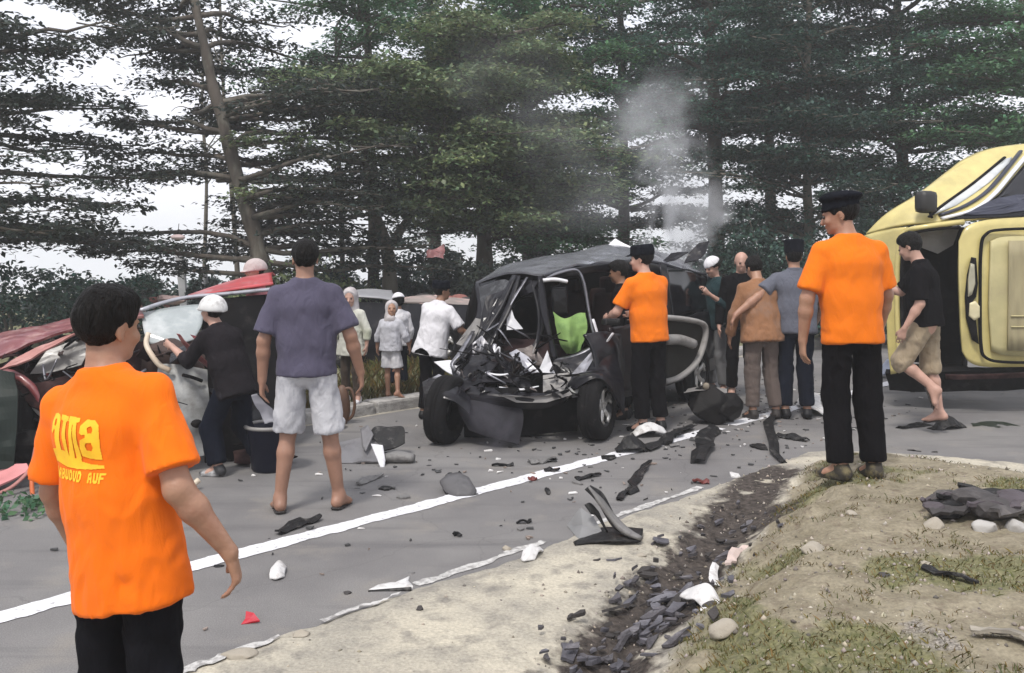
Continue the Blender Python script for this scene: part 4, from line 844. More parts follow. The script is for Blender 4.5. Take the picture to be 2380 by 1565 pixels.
# right man in orange on the bank
bz = gz(2.11, 5.58)
person('man in plain orange t-shirt and black beret standing on the bank', (2.14, 5.58, bz), 5, 1.765, dict(lean=(-.01, .02), head=(58, -14, 0), neck=(-.02, .03), armL=((-.085, -.01, -.29), (-.095, .03, -.55), (.05, .1, -1)), armR=((.06, .03, -.28), (.07, .14, -.52), (0, .4, -1)), legL=((-.0, .03, -.42), (-.0, -.03, -.83), (-.45, 1, -.1)), legR=((.02, .02, -.42), (.05, .0, -.83), (.1, 1, -.1)), curl=.45, shw=.19),
    dict(mat=ORANGE2, sleeve=.82, hem=-.12, loose=1.05, amp=.014, fs=(7, 7, 2.4)), dict(mat=BLACKC, loose=1.14, len=1.96), 'short', ('beret', CAPM), ('shoe', M('dirty_shoe', (.03, .025, .018), .8, c2=(.16, .13, .06), c2s=16)), SKIN, h=.0092, ch=.0115, seed=31)
# black-shirted man at the truck
person('man in black t-shirt and khaki shorts stepping towards the yellow truck', (3.97, 8.5, .1), 58, 1.80, dict(lean=(.0, .05), head=(-18, -22, 0), neck=(0, .05), armR=((.02, .20, -.20), (.06, .40, -.16), (-.2, 1, .1)), armL=((-.05, -.02, -.29), (-.06, .11, -.52), (.1, .3, -1)), legL=((-.02, .20, -.37), (.0, -.10, -.60), (.0, -.35, -1)), legR=((.0, -.02, -.42), (.0, -.10, -.82), (.05, 1, -.2)), curl=.5),
    dict(mat=BLACKC, sleeve=.9, hem=-.06, loose=1.1, amp=.016), dict(mat=KHAKI, len=1.12, loose=1.18, name='shorts', amp=.02), 'full', None, ('flipflop', FLIP), SKIN_P, h=.012, seed=33)

# ---------------------------------------------------------------- vehicles
BLK = M('black_paint', (.007, .0065, .009), .3, coat=.12, spec=.22, var=.25, c2=(.045, .04, .04), c2s=5, c2lo=.55, c2hi=.78, bump=.06, bs=12)
TRIM = M('black_trim', (.009, .0085, .009), .8, var=.3, c2=(.028, .026, .025), c2s=8, c2lo=.55, c2hi=.75, spec=.05)
MAR = M('maroon_trim', (.018, .008, .008), .7, var=.3, spec=.2)
STEEL = M('torn_steel', (.20, .20, .22), .38, .75, c2=(.06, .055, .055), c2s=9, var=.25, bump=.15, bs=30)
SILV = M('silver_paint', (.36, .36, .39), .3, .3, c2=(.13, .125, .13), c2s=7, c2lo=.5, c2hi=.72, coat=.2, bump=.05, bs=20)
WHT = M('white_sheet', (.66, .66, .68), .5, var=.08, c2=(.38, .37, .38), c2s=6, c2lo=.55, c2hi=.75)
GREYP = M('grey_plastic', (.22, .21, .20), .55, var=.15, c2=(.11, .10, .095), c2s=7)
RUB = M('tyre_rubber', (.009, .0085, .009), .85, spec=.12, var=.3, bump=.3, bs=60, c2=(.05, .045, .04), c2s=12, c2lo=.6, c2hi=.8)
def wheel(parent, c, axis, r=.33, w=.22, tilt=None):
    c = np.array(c); Fm = frame(axis, (0, 0, 1))
    prof = [(r * .58, -w * .42), (r * .80, -w * .5), (r * .95, -w * .44), (r, -w * .3), (r * 1.0, -w * .1), (r * .985, -w * .09), (r * .985, -w * .05), (r, -w * .04), (r, w * .04), (r * .985, w * .05), (r * .985, w * .09), (r, w * .1), (r, w * .3), (r * .95, w * .44), (r * .80, w * .5), (r * .58, w * .42), (r * .56, 0), (r * .58, -w * .42)]
    V, F = lathe(prof, 36); ty = mk('wheel', V @ Fm.T + c, F, RUB, parent); pass
    prof = [(r * .59, -w * .40), (r * .60, w * .42), (r * .55, w * .43), (r * .54, w * .2), (r * .50, w * .1), (.001, w * .02)]
    V, F = lathe(prof, 32); rim = mk('rim', V @ Fm.T + c, F, M('rim_dark', (.04, .04, .042), .5, .5), ty)
    for k in range(5):
        a = 2 * math.pi * k / 5; B = [np.array([math.cos(a + s_) * q * r, math.sin(a + s_) * q * r, z]) for q, s_, z in ((.10, 0, w * .26), (.33, .12, w * .30), (.53, .2, w * .36))]
        V, F = tube(cr(B, 6), np.array([.045, .04, .036, .034, .036, .05]) * r / .33, 6, flat=.45, side=(0, 0, 1)); V2, F2 = tube(cr([B[0] * [1, 1, 1], (B[1] + B[2]) / 2 * [1, 1, 1], np.array([math.cos(a - .25) * .53 * r, math.sin(a - .25) * .53 * r, w * .36])], 6), .02 * r / .33, 5)
        mk('spoke', V @ Fm.T + c, F, M('alloy', (.55, .54, .52), .35, .7, c2=(.25, .23, .2), c2s=20), ty); mk('spoke', V2 @ Fm.T + c, F2, M('alloy'), ty)
    V, F = lathe([(.001, w * .36), (r * .12, w * .34), (r * .16, w * .26), (r * .16, 0)], 16); mk('hub', V @ Fm.T + c, F, M('alloy'), ty)
def wsheet(root, name, rows, mat, thick=.012, amp=.02, sc=4, n=(18, 18), seed=1): return mk(name, *panel([[W(*q) for q in r_] for r_ in rows], thick, amp, sc, n[0], n[1], seed), mat, root, smooth=amp < .028)
def wplate(root, name, pts, mat, thick=.012, crump=.008, sc=8, seed=1, rings=3, bulge=0): return mk(name, *plate([W(*q) for q in pts], thick, crump, sc, rings, seed, 26, bulge), mat, root, smooth=crump < .012)
def wtube(root, name, pts, r, mat, n=8, res=16, flat=1.0): return mk(name, *tube([W(*q) for q in pts], r, n, res, flat), mat, root)

def strip(L, w, ang, bend=.05, seed=1, thick=.012, lift=.02, twist=.4, taper=.4):
    n = 9; t = np.linspace(-.5, .5, n); r_ = np.random.default_rng(seed); c = np.stack([t * L, bend * np.cos(t * 3.1) + r_.normal(0, .012 * L, n), lift * np.abs(np.sin(t * 5 + seed)) + r_.uniform(0, .012, n)], 1)
    ww = w * (1 - taper * np.abs(t * 2) ** 2 * r_.uniform(.5, 1.2, n)); tw = twist * np.sin(t * 4 + seed)
    e = np.stack([0 * t, np.cos(tw), np.sin(tw)], 1) * (ww / 2)[:, None]; P = np.stack([c - e, c, c + e], 1); P[:, 1, 2] += w * .12
    P = P + r_.normal(0, .05 * w, P.shape) * [1, 1, .5]; V, F = slab(P, thick); return V @ rotz(ang).T, F
def shard(L, w, ang, seed=1, thick=.012, tilt=.1, crump=.012, n=9, rings=3, res=20):
    r_ = np.random.default_rng(seed); a = np.sort(r_.uniform(0, 2 * np.pi, n)); q = r_.uniform(.7, 1.1, n)
    o = np.stack([np.cos(a) * q * L / 2, np.sin(a) * q * w / 2, 0 * a], 1); V, F = plate(o, thick, crump, 9, rings, seed, res); return V @ (rotz(ang) @ rotx(tilt)).T, F
# ---- black car, nose crushed
suv = thing('wrecked_car', 'black car with crushed nose, torn open cabin and twisted roof', 'car', (.6, 9.2, 0))
wsheet(suv, 'roof', [[(1108, 655, 9.35), (1188, 634, 9.1), (1262, 640, 8.72)], [(1200, 612, 10.0), (1270, 603, 9.6), (1335, 621, 9.05)], [(1330, 588, 10.6), (1370, 590, 10.2), (1420, 610, 9.5)], [(1420, 570, 11.0), (1450, 578, 10.6), (1500, 606, 10.0)], [(1515, 582, 11.9), (1575, 602, 11.6), (1642, 642, 11.0)]], M('roof_silver', (.25, .255, .285), .26, .45, c2=(.10, .10, .11), c2s=6, coat=.3, bump=.05, bs=14), .02, .035, 3.2, (40, 26), 5)
wsheet(suv, 'roof_lining', [[(1115, 668, 9.35), (1200, 655, 9.1), (1262, 655, 8.75)], [(1205, 628, 10.0), (1280, 622, 9.6), (1335, 634, 9.07)], [(1420, 590, 11.0), (1450, 596, 10.6), (1500, 622, 10.05)], [(1515, 600, 11.9), (1575, 618, 11.6), (1640, 655, 11.0)]], TRIM, .015, .02, 3, (16, 12), 6)
SD = lambda u: np.array([.80 + 1.70 * u, 8.35 + 2.65 * u]); aS = np.array([.842, -.540])
def side(u, z, off=0): p = SD(u) + aS * off; return np.array([p[0], p[1], z])
def spanel(name, grid, mat, thick=.03, amp=.015, sc=4, seed=1, n=(14, 14)): return mk(name, *panel([[side(*q) for q in r_] for r_ in grid], thick, amp, sc, n[0], n[1], seed), mat, suv)
spanel('sill', [[(.0, .30, -.05), (.5, .28, 0), (1.0, .30, 0)], [(.0, .46, -.03), (.5, .45, .02), (1.0, .46, .02)]], BLK, seed=3)
spanel('rear_side_panel', [[(.52, .40, .0), (.75, .36, .02), (1.02, .42, -.02)], [(.52, .70, .03), (.75, .72, .05), (1.03, .75, .0)], [(.52, .98, .02), (.75, 1.02, .03), (1.03, 1.04, -.03)]], BLK, amp=.03, seed=7)
spanel('rear_side_window', [[(.56, 1.0, .0), (.8, 1.04, .0), (1.0, 1.06, -.04)], [(.58, 1.56, -.1), (.8, 1.55, -.1), (.98, 1.46, -.12)]], M('dark_glass', (.006, .006, .008), .12, spec=.35, var=.1), .008, .01, 3, 9)
spanel('rear_pillar', [[(.98, .95, .0), (1.06, 1.0, -.03)], [(.98, 1.46, -.08), (1.04, 1.44, -.1)]], BLK, seed=11)
spanel('door_pillar', [[(.50, .4, .0), (.56, .4, .0)], [(.52, 1.0, .0), (.57, 1.0, .0)], [(.54, 1.62, -.1), (.59, 1.6, -.1)]], BLK, seed=12)
spanel('front_wing', [[(-.02, .62, .0), (.08, .50, .03), (.16, .42, .02)], [(.0, .80, -.05), (.08, .82, .02), (.16, .72, .02)], [(.0, .95, -.15), (.08, .98, -.05), (.16, .95, .0)]], BLK, amp=.05, seed=13)
L0, L1 = W(1110, 700, 9.45), W(1500, 600, 12.2)
def lft(u, z): p = L0 + (L1 - L0) * u; return [p[0], p[1], z]
mk('far_side', *panel([[lft(-.05, .4), lft(.5, .4), lft(1, .4)], [lft(-.05, 1.0), lft(.5, 1.0), lft(1, 1.0)], [lft(0, 1.45), lft(.5, 1.68), lft(1, 1.7)]], .04, .03, 3, 14, 16, 15), TRIM, suv)
mk('tail_panel', *panel([[side(1.02, .4, 0), lft(1, .4)], [side(1.03, 1.0, 0), lft(1, 1.0)], [side(1.02, 1.47, -.08), lft(1, 1.72)]], .04, .02, 3, 10, 12, 16), BLK, suv)
mk('cabin_floor', *panel([[side(-.05, .42, -.1), lft(-.1, .42)], [side(1, .42, -.05), lft(1, .42)]], .06, .03, 3, 12, 10, 17), TRIM, suv)
for k, (u_, o_) in enumerate(((.28, -.42), (.30, -1.05), (.66, -.5), (.66, -1.1))):
    b0 = side(u_, .62, o_); mk('seat', *box(b0, (.5, .52, .2), rotz(-.56), .3), MAR, suv); mk('seat_back', *box(side(u_ + .1, .98, o_), (.48, .16, .66), rotz(-.56) @ rotx(-.22), .4), MAR, suv)
    mk('headrest', *box(side(u_ + .13, 1.36, o_), (.26, .1, .18), rotz(-.56), .4), MAR, suv)
mk('dashboard', *panel([[W(1120, 800, 8.75), W(1200, 790, 8.9), W(1275, 800, 8.7)], [W(1110, 850, 8.55), W(1200, 840, 8.6), W(1280, 850, 8.5)], [W(1100, 920, 8.5), W(1200, 930, 8.6), W(1300, 925, 8.5)]], .05, .07, 5, 20, 20, 18), MAR, suv)
V, F = tube([W(1205, 700, 9.0) + np.array([.19 * math.cos(a), .05 * math.sin(a), .19 * math.sin(a)]) for a in np.linspace(0, 2 * math.pi, 25)], .014, 7); mk('steering_wheel', V - np.array([-.12, 0, .15]), F, TRIM, suv)
# bent pillars and torn strips
for pts, r_, mt in (([(1196, 640, 9.0), (1160, 715, 8.8), (1115, 790, 8.6), (1062, 900, 8.35)], .035, BLK), ([(1206, 642, 8.98), (1180, 720, 8.75), (1140, 800, 8.55), (1120, 880, 8.4)], .028, BLK), ([(1238, 652, 8.85), (1258, 730, 8.7), (1250, 790, 8.6), (1230, 830, 8.5)], .03, BLK),
                    ([(1256, 642, 8.72), (1264, 720, 8.62), (1278, 780, 8.55), (1290, 838, 8.5)], .03, BLK), ([(1110, 660, 9.3), (1118, 720, 9.0), (1100, 760, 8.8), (1082, 800, 8.7)], .03, BLK), ([(1225, 645, 8.9), (1190, 700, 8.8), (1165, 745, 8.7), (1130, 770, 8.6)], .02, STEEL), ([(1100, 770, 8.7), (1070, 820, 8.5), (1050, 850, 8.4), (1080, 880, 8.3)], .022, STEEL), ([(1150, 800, 8.5), (1145, 840, 8.4), (1120, 900, 8.3)], .02, SILV)):
    wtube(suv, 'bent_pillar', pts, r_ * np.array([1.0, 1.5, .8, 1.3][:len(pts)]), mt, 6, 16, .28)
wtube(suv, 'door_frame', [(1262, 648, 8.72), (1300, 634, 8.8), (1338, 628, 8.85), (1356, 655, 8.83), (1368, 720, 8.75), (1378, 770, 8.66), (1392, 812, 8.6)], np.array([.03, .045, .05, .055, .05, .045, .035]), M('dark_silver', (.16, .16, .18), .4, .4, c2=(.05, .05, .055), c2s=8), 8, 30, .3)
wtube(suv, 'door_frame', [(1262, 652, 8.70), (1290, 650, 8.72), (1318, 655, 8.74)], .04, WHT, 8, 12, .5)
wtube(suv, 'window_sill', [(1290, 840, 8.5), (1340, 828, 8.55), (1395, 800, 8.6)], .035, STEEL, 7, 14, .7)
wtube(suv, 'belt_strip', [(1378, 742, 8.6), (1400, 800, 8.55), (1425, 775, 8.5)], .025, WHT, 6, 12, .4)
wplate(suv, 'sun_visor', [(1280, 662, 8.9), (1318, 662, 8.9), (1322, 735, 8.9), (1284, 740, 8.9)], M('dark_glass'), .01)
# torn sheets round the nose
wplate(suv, 'torn_sheet', [(1188, 716, 8.75), (1196, 740, 8.72), (1216, 765, 8.7), (1178, 768, 8.7), (1178, 730, 8.75)], WHT, .01, .02, seed=3)
wplate(suv, 'torn_sheet', [(1183, 822, 8.3), (1200, 812, 8.35), (1228, 830, 8.3), (1252, 866, 8.2), (1236, 868, 8.2), (1200, 840, 8.25)], SILV, .012, .02, seed=4)
wplate(suv, 'torn_sheet', [(1200, 812, 8.36), (1236, 802, 8.4), (1262, 835, 8.3), (1268, 850, 8.25), (1240, 848, 8.3)], M('brown_metal', (.13, .11, .10), .5, .3, c2=(.06, .05, .05)), .012, .03, seed=5)
wplate(suv, 'torn_sheet', [(1250, 866, 8.2), (1272, 815, 8.25), (1280, 840, 8.25), (1290, 868, 8.2)], WHT, .012, .015, seed=6)
wplate(suv, 'torn_sheet', [(1262, 874, 8.2), (1320, 866, 8.2), (1338, 905, 8.1), (1320, 925, 8.05), (1262, 918, 8.05)], GREYP, .012, .02, seed=7)
wplate(suv, 'torn_sheet', [(1320, 880, 8.2), (1390, 800, 8.45), (1382, 830, 8.4), (1352, 880, 8.2)], SILV, .012, .02, seed=8)
wplate(suv, 'torn_sheet', [(1320, 905, 8.1), (1340, 890, 8.1), (1385, 878, 8.2), (1372, 898, 8.1), (1335, 918, 8.05)], M('lamp_plastic', (.42, .42, .40), .2, coat=.4), .02, .02, seed=9)
wplate(suv, 'torn_sheet', [(1055, 850, 8.4), (1092, 845, 8.5), (1110, 870, 8.4), (1095, 885, 8.35)], WHT, .012, .03, seed=10)
wplate(suv, 'torn_sheet', [(1010, 845, 8.6), (1050, 838, 8.55), (1092, 868, 8.4), (1074, 886, 8.3)], WHT, .014, .03, seed=11)
wplate(suv, 'torn_sheet', [(992, 885, 8.4), (1020, 872, 8.5), (1055, 880, 8.4), (1080, 905, 8.2), (1020, 905, 8.3)], SILV, .014, .03, seed=12)
wplate(suv, 'torn_sheet', [(1110, 660, 9.3), (1150, 650, 9.2), (1180, 660, 9.0), (1150, 720, 8.9), (1112, 730, 9.1)], M('dark_glass'), .012, .03, seed=13)
wplate(suv, 'torn_sheet', [(1200, 650, 9.0), (1250, 655, 8.8), (1240, 680, 8.8), (1210, 690, 8.9)], BLK, .012, .03, seed=14)
wplate(suv, 'torn_sheet', [(1130, 690, 8.9), (1180, 672, 8.95), (1170, 700, 8.85), (1130, 780, 8.65), (1105, 800, 8.6)], BLK, .012, .04, seed=15)
wplate(suv, 'torn_sheet', [(1098, 800, 8.5), (1120, 780, 8.55), (1135, 800, 8.5), (1128, 870, 8.35), (1100, 890, 8.3)], STEEL, .012, .03, seed=16)
wplate(suv, 'torn_sheet', [(1060, 800, 8.6), (1105, 740, 8.8), (1125, 745, 8.8), (1090, 810, 8.6)], GREYP, .012, .03, seed=17)
wplate(suv, 'roof_flap', [(1405, 580, 10.9), (1430, 555, 10.9), (1470, 575, 10.8), (1480, 590, 10.7), (1430, 590, 10.8)], WHT, .012, .03, seed=18)
wplate(suv, 'roof_flap', [(1590, 612, 11.0), (1600, 590, 11.1), (1625, 565, 11.2), (1648, 562, 11.2), (1640, 590, 11.1), (1618, 608, 11.0)], BLK, .02, .03, seed=19)
wplate(suv, 'roof_flap', [(1535, 612, 10.6), (1560, 590, 10.7), (1600, 588, 10.8), (1570, 604, 10.6)], BLK, .015, .02, seed=20)
# engine bay lumps
for i, (px, py, d_, s3) in enumerate(((1150, 870, 8.6, (.5, .5, .3)), (1230, 875, 8.55, (.4, .5, .25)), (1300, 880, 8.6, (.35, .4, .3)), (1090, 890, 8.5, (.35, .4, .25)), (1190, 900, 8.3, (.6, .35, .18)), (1200, 960, 8.7, (1.1, .5, .4)), (1120, 960, 8.6, (.4, .4, .35)), (1320, 960, 8.7, (.3, .4, .3)))):
    V, F = rock((0, 0, 0), s3, 40 + i, 3, 1.0, 10); mk('engine_part', V + W(px, py, d_), F, TRIM, suv, smooth=False)
for pts in ([(1100, 905, 8.2), (1140, 880, 8.2), (1170, 905, 8.1)], [(1240, 870, 8.3), (1290, 850, 8.3), (1310, 890, 8.2)], [(1130, 840, 8.4), (1160, 855, 8.35), (1175, 890, 8.2), (1165, 905, 8.2)], [(1180, 760, 8.8), (1160, 800, 8.6), (1180, 830, 8.5)]): wtube(suv, 'hose', pts, .014, TRIM, 6, 14)
for pts in ([(1128, 866, 8.12), (1160, 872, 8.1), (1188, 868, 8.1)], [(1160, 900, 8.02), (1210, 906, 8.0), (1252, 898, 8.02)], [(1150, 820, 8.3), (1160, 808, 8.3), (1162, 830, 8.3)]): wtube(suv, 'chrome_strip', pts, np.array([.012, .024, .012]), WHT, 8, 12, .45)
wsheet(suv, 'bumper', [[(998, 880, 8.4), (1080, 895, 8.12), (1190, 908, 7.98), (1270, 912, 8.0), (1345, 890, 8.2)], [(996, 900, 8.35), (1080, 915, 8.05), (1190, 926, 7.9), (1275, 930, 7.95), (1350, 905, 8.15)], [(1010, 918, 8.4), (1085, 940, 8.1), (1195, 950, 7.98), (1280, 945, 8.02), (1340, 915, 8.25)]], BLK, .02, .03, 4, (12, 36), 21)
wplate(suv, 'bumper_insert', [(1160, 918, 7.88), (1200, 922, 7.85), (1270, 920, 7.9), (1320, 905, 8.0), (1330, 918, 8.0), (1270, 936, 7.9), (1200, 936, 7.88)], GREYP, .014, .012, seed=23)
wsheet(suv, 'hanging_undertray', [[(1062, 905, 8.15), (1120, 915, 8.05), (1190, 925, 8.0)], [(1070, 960, 8.0), (1140, 975, 7.9), (1218, 960, 7.95)], [(1090, 1000, 7.95), (1150, 1020, 7.85), (1205, 1035, 7.85)]], M('dusty_plastic', (.022, .021, .025), .8, var=.25, spec=.15), .014, .03, 3, (16, 16), 25)
wsheet(suv, 'underbody', [[(1060, 940, 8.7), (1200, 950, 8.6), (1350, 930, 8.7)], [(1060, 1000, 9.0), (1200, 1000, 8.9), (1360, 985, 9.0)]], TRIM, .05, .03, 3, (8, 14), 26)
wheel(suv, (.79, 8.22, .31), (.90, -.43, .03), .31, .2); wheel(suv, (-.60, 8.1, .30), (-.94, .34, .10), .31, .21); wheel(suv, (2.12, 10.42, .33), (.84, -.54, 0)); wheel(suv, (.55, 11.3, .33), (-.84, .54, 0))
wsheet(suv, 'front_wing', [[(1300, 895, 8.25), (1350, 868, 8.2), (1400, 862, 8.25), (1445, 885, 8.45)], [(1305, 915, 8.15), (1345, 880, 8.08), (1400, 872, 8.1), (1448, 905, 8.35)], [(1310, 940, 8.2), (1345, 900, 8.05), (1402, 886, 8.05), (1452, 960, 8.3)]], BLK, .02, .03, 5, (12, 22), 27)
wsheet(suv, 'front_wing', [[(985, 892, 8.5), (1020, 880, 8.4), (1060, 885, 8.3), (1085, 905, 8.15)], [(988, 915, 8.2), (1020, 905, 7.95), (1060, 912, 7.9), (1090, 930, 7.95)], [(990, 960, 8.15), (1012, 925, 7.88), (1050, 930, 7.82), (1090, 960, 7.85)]], BLK, .02, .04, 5, (12, 20), 28)
wsheet(suv, 'underbody', [[(1075, 940, 8.3), (1200, 945, 8.2), (1345, 925, 8.4)], [(1085, 1020, 8.35), (1200, 1015, 8.3), (1340, 1000, 8.45)]], TRIM, .04, .05, 3, (10, 18), 29)
wsheet(suv, 'door_lower', [[(1285, 842, 8.42), (1330, 828, 8.45), (1380, 808, 8.5), (1425, 800, 8.6)], [(1290, 880, 8.35), (1335, 868, 8.3), (1390, 850, 8.35), (1440, 850, 8.5)], [(1300, 915, 8.3), (1345, 890, 8.2), (1400, 872, 8.2), (1450, 890, 8.45)]], BLK, .02, .05, 5, (14, 22), 32)
wsheet(suv, 'bonnet', [[(1050, 862, 8.45), (1100, 800, 8.6), (1150, 812, 8.5), (1190, 850, 8.35)], [(1060, 890, 8.25), (1110, 850, 8.3), (1160, 856, 8.25), (1215, 880, 8.15)], [(1075, 905, 8.12), (1130, 888, 8.1), (1180, 890, 8.05), (1240, 900, 8.0)]], BLK, .016, .07, 6, (16, 26), 33)
wsheet(suv, 'screen_remains', [[(1112, 668, 9.25), (1150, 655, 9.12), (1192, 648, 9.0)], [(1105, 760, 8.85), (1135, 750, 8.8), (1165, 735, 8.75)], [(1075, 850, 8.5), (1100, 835, 8.5), (1125, 830, 8.5)]], M('shattered_glass', (.02, .02, .022), .3, c2=(.12, .125, .13), c2s=9, c2lo=.5, c2hi=.7, spec=.4), .008, .05, 6, (20, 14), 34)
wsheet(suv, 'cant_rail', [[(1262, 640, 8.7), (1335, 622, 9.0), (1420, 612, 9.45), (1500, 610, 9.95), (1640, 646, 10.98)], [(1262, 654, 8.7), (1335, 640, 9.0), (1420, 634, 9.45), (1500, 636, 9.95), (1640, 674, 10.98)]], BLK, .03, .015, 4, (6, 36), 35)
spanel('front_door', [[(.10, .38, .0), (.3, .34, .02), (.5, .38, .0)], [(.12, .72, .0), (.3, .72, .05), (.5, .72, .02)], [(.12, 1.0, -.06), (.3, 1.02, .0), (.5, 1.0, .0)]], M('door_maroon', (.011, .006, .007), .35, coat=.1, spec=.2, var=.3), amp=.03, seed=30)
r = np.random.default_rng(77)
for i in range(130):                                      # folded scraps of the crushed nose
    px, py = r.uniform(1045, 1335), 915 - 215 * r.uniform(0, 1) ** 1.4
    if px > 1255 and py < 845: continue
    if py < 745 + max(0, (1150 - px)) * 1.1 or (px > 1185 and py < 790): continue
    d_ = 8.75 - (py - 760) * .0048 + r.uniform(-.12, .1); L = r.uniform(.06, .30); V, F = shard(L, L * r.uniform(.15, .6), r.uniform(0, 6), 900 + i, .008, r.uniform(-1.4, 1.4), .03, 7); V = V @ roty(r.uniform(-1.2, 1.2)).T
    mk('torn_sheet', V + W(px, py, d_), F, (BLK, TRIM, BLK, M('brown_metal'), TRIM, BLK, M('door_maroon'), TRIM, BLK, STEEL, TRIM, BLK, TRIM, GREYP)[i % 14], suv, smooth=False)
for i in range(26):
    px, py = r.uniform(1060, 1320), r.uniform(780, 905); q = [(px, py, 8.6 - (py - 760) * .004), (px + r.normal(0, 22), py + r.normal(0, 16), 8.5 - (py - 760) * .004), (px + r.normal(0, 40), py + r.normal(0, 26), 8.45 - (py - 760) * .004)]
    wtube(suv, 'bent_strip', q, np.array([.008, .016, .006]), TRIM if i % 6 else STEEL, 5, 8, .4)
# the rear door swung open
D9 = lambda px, py, dx=0: (px, py, 9.25 + (px - 1548) * .0045 + dx)
od = mk('open_door', *panel([[W(*D9(1545, 735)), W(*D9(1595, 738)), W(*D9(1640, 755))], [W(*D9(1545, 800)), W(*D9(1590, 800)), W(*D9(1635, 805))], [W(*D9(1545, 885)), W(*D9(1580, 872)), W(*D9(1612, 850))]], .03, .006, 4, 14, 14, 31), M('door_inner', (.022, .021, .018), .7, spec=.1), suv)
mk('door_trim', *tube(cr([W(*D9(1545, 738, -.04)), W(*D9(1600, 744, -.04)), W(*D9(1636, 757, -.04)), W(*D9(1634, 800, -.04)), W(*D9(1615, 845, -.04)), W(*D9(1580, 876, -.04)), W(*D9(1545, 888, -.04))], 36), .05, 8, flat=.6), M('door_grey', (.25, .24, .23), .6, c2=(.14, .13, .12), c2s=8), od)
mk('armrest', *tube(cr([W(*D9(1548, 790, -.06)), W(*D9(1580, 790, -.07)), W(*D9(1612, 800, -.06))], 12), .055, 8), M('door_grey'), od)
# ---- red car on the left
car = thing('wrecked_red_car', 'crushed dark red car with folded roof and pale driver door', 'car', (-3.2, 7.8, 0))
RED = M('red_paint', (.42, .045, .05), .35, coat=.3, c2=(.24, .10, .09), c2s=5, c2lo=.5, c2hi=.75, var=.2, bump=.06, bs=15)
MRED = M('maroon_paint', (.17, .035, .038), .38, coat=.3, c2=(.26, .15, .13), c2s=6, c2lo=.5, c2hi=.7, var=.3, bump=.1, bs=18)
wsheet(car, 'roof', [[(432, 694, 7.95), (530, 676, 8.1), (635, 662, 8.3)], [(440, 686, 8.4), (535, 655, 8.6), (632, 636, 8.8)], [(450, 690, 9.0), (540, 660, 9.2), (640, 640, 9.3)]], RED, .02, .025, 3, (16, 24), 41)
wtube(car, 'roof_rail', [(325, 722, 7.55), (380, 704, 7.75), (440, 691, 7.92), (540, 682, 8.05), (640, 672, 8.2)], .03, SILV, 7, 24, .6)
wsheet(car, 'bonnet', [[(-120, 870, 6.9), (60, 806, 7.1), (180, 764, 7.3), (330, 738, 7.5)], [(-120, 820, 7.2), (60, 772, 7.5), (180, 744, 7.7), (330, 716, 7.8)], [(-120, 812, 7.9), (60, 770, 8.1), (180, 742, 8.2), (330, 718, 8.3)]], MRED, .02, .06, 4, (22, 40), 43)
wplate(car, 'torn_wing', [(0, 862, 6.85), (60, 822, 6.95), (130, 790, 7.0), (185, 772, 7.05), (120, 806, 6.95), (40, 850, 6.85)], M('pink_metal', (.36, .16, .14), .45, c2=(.2, .08, .07)), .015, .02, seed=44)
GL = M('windscreen', (.42, .46, .46), .14, var=.1, c2=(.58, .60, .60), c2s=3, alpha=.72, coat=.3)
wsheet(car, 'windscreen', [[(328, 728, 7.6), (400, 714, 7.75), (468, 708, 7.9)], [(334, 770, 7.45), (400, 770, 7.5), (470, 752, 7.7)], [(345, 800, 7.4), (410, 800, 7.4), (450, 790, 7.5)]], GL, .008, .008, 3, (14, 14), 45)
wsheet(car, 'dashboard', [[(330, 790, 7.5), (400, 785, 7.5), (470, 800, 7.6)], [(330, 830, 7.35), (400, 820, 7.3), (470, 840, 7.5)], [(335, 900, 7.4), (400, 890, 7.4), (470, 900, 7.5)]], M('dark_brown', (.045, .024, .018), .7, var=.3), .05, .06, 4, (16, 16), 46)
dr = wsheet(car, 'door', [[(370, 848, 7.22), (420, 850, 7.2), (480, 862, 7.25)], [(360, 920, 7.1), (420, 925, 7.08), (485, 930, 7.15)], [(378, 1000, 7.05), (425, 1000, 7.02), (480, 1000, 7.1)], [(400, 1058, 7.02), (430, 1062, 7.0), (475, 1060, 7.06)]], M('pale_door', (.27, .275, .27), .45, c2=(.12, .115, .105), c2s=5, c2lo=.45, c2hi=.7, var=.15, coat=.1), .03, .045, 4, (24, 18), 47)
mk('handle', *tube([W(425, 872, 7.12), W(448, 878, 7.1), W(470, 886, 7.14)], .014, 7, 8), TRIM, dr); mk('door_mirror', *rock(W(458, 985, 7.0), (.09, .07, .07), 3, 2, .3), TRIM, dr)
wsheet(car, 'cabin_side', [[(470, 700, 8.0), (560, 690, 8.1), (650, 682, 8.3)], [(475, 880, 7.6), (560, 880, 7.7), (655, 880, 7.9)], [(480, 1085, 7.3), (560, 1085, 7.4), (650, 1080, 7.6)]], TRIM, .04, .04, 3, (16, 16), 48)
wsheet(car, 'cabin_back', [[(655, 690, 8.3), (640, 700, 9.4)], [(660, 880, 7.95), (640, 880, 9.2)], [(655, 1075, 7.65), (640, 1000, 9.0)]], TRIM, .04, .03, 3, (14, 10), 49)
wsheet(car, 'nose', [[(-120, 880, 6.95), (60, 830, 7.15), (200, 800, 7.3), (345, 790, 7.4)], [(-120, 980, 6.8), (60, 960, 7.0), (200, 930, 7.2), (350, 920, 7.3)], [(-120, 1110, 6.8), (60, 1108, 6.9), (200, 1105, 7.0), (400, 1095, 7.1)]], M('dark_maroon', (.02, .008, .008), .7, c2=(.055, .03, .027), var=.4, spec=.12), .04, .10, 3.5, (24, 40), 50)
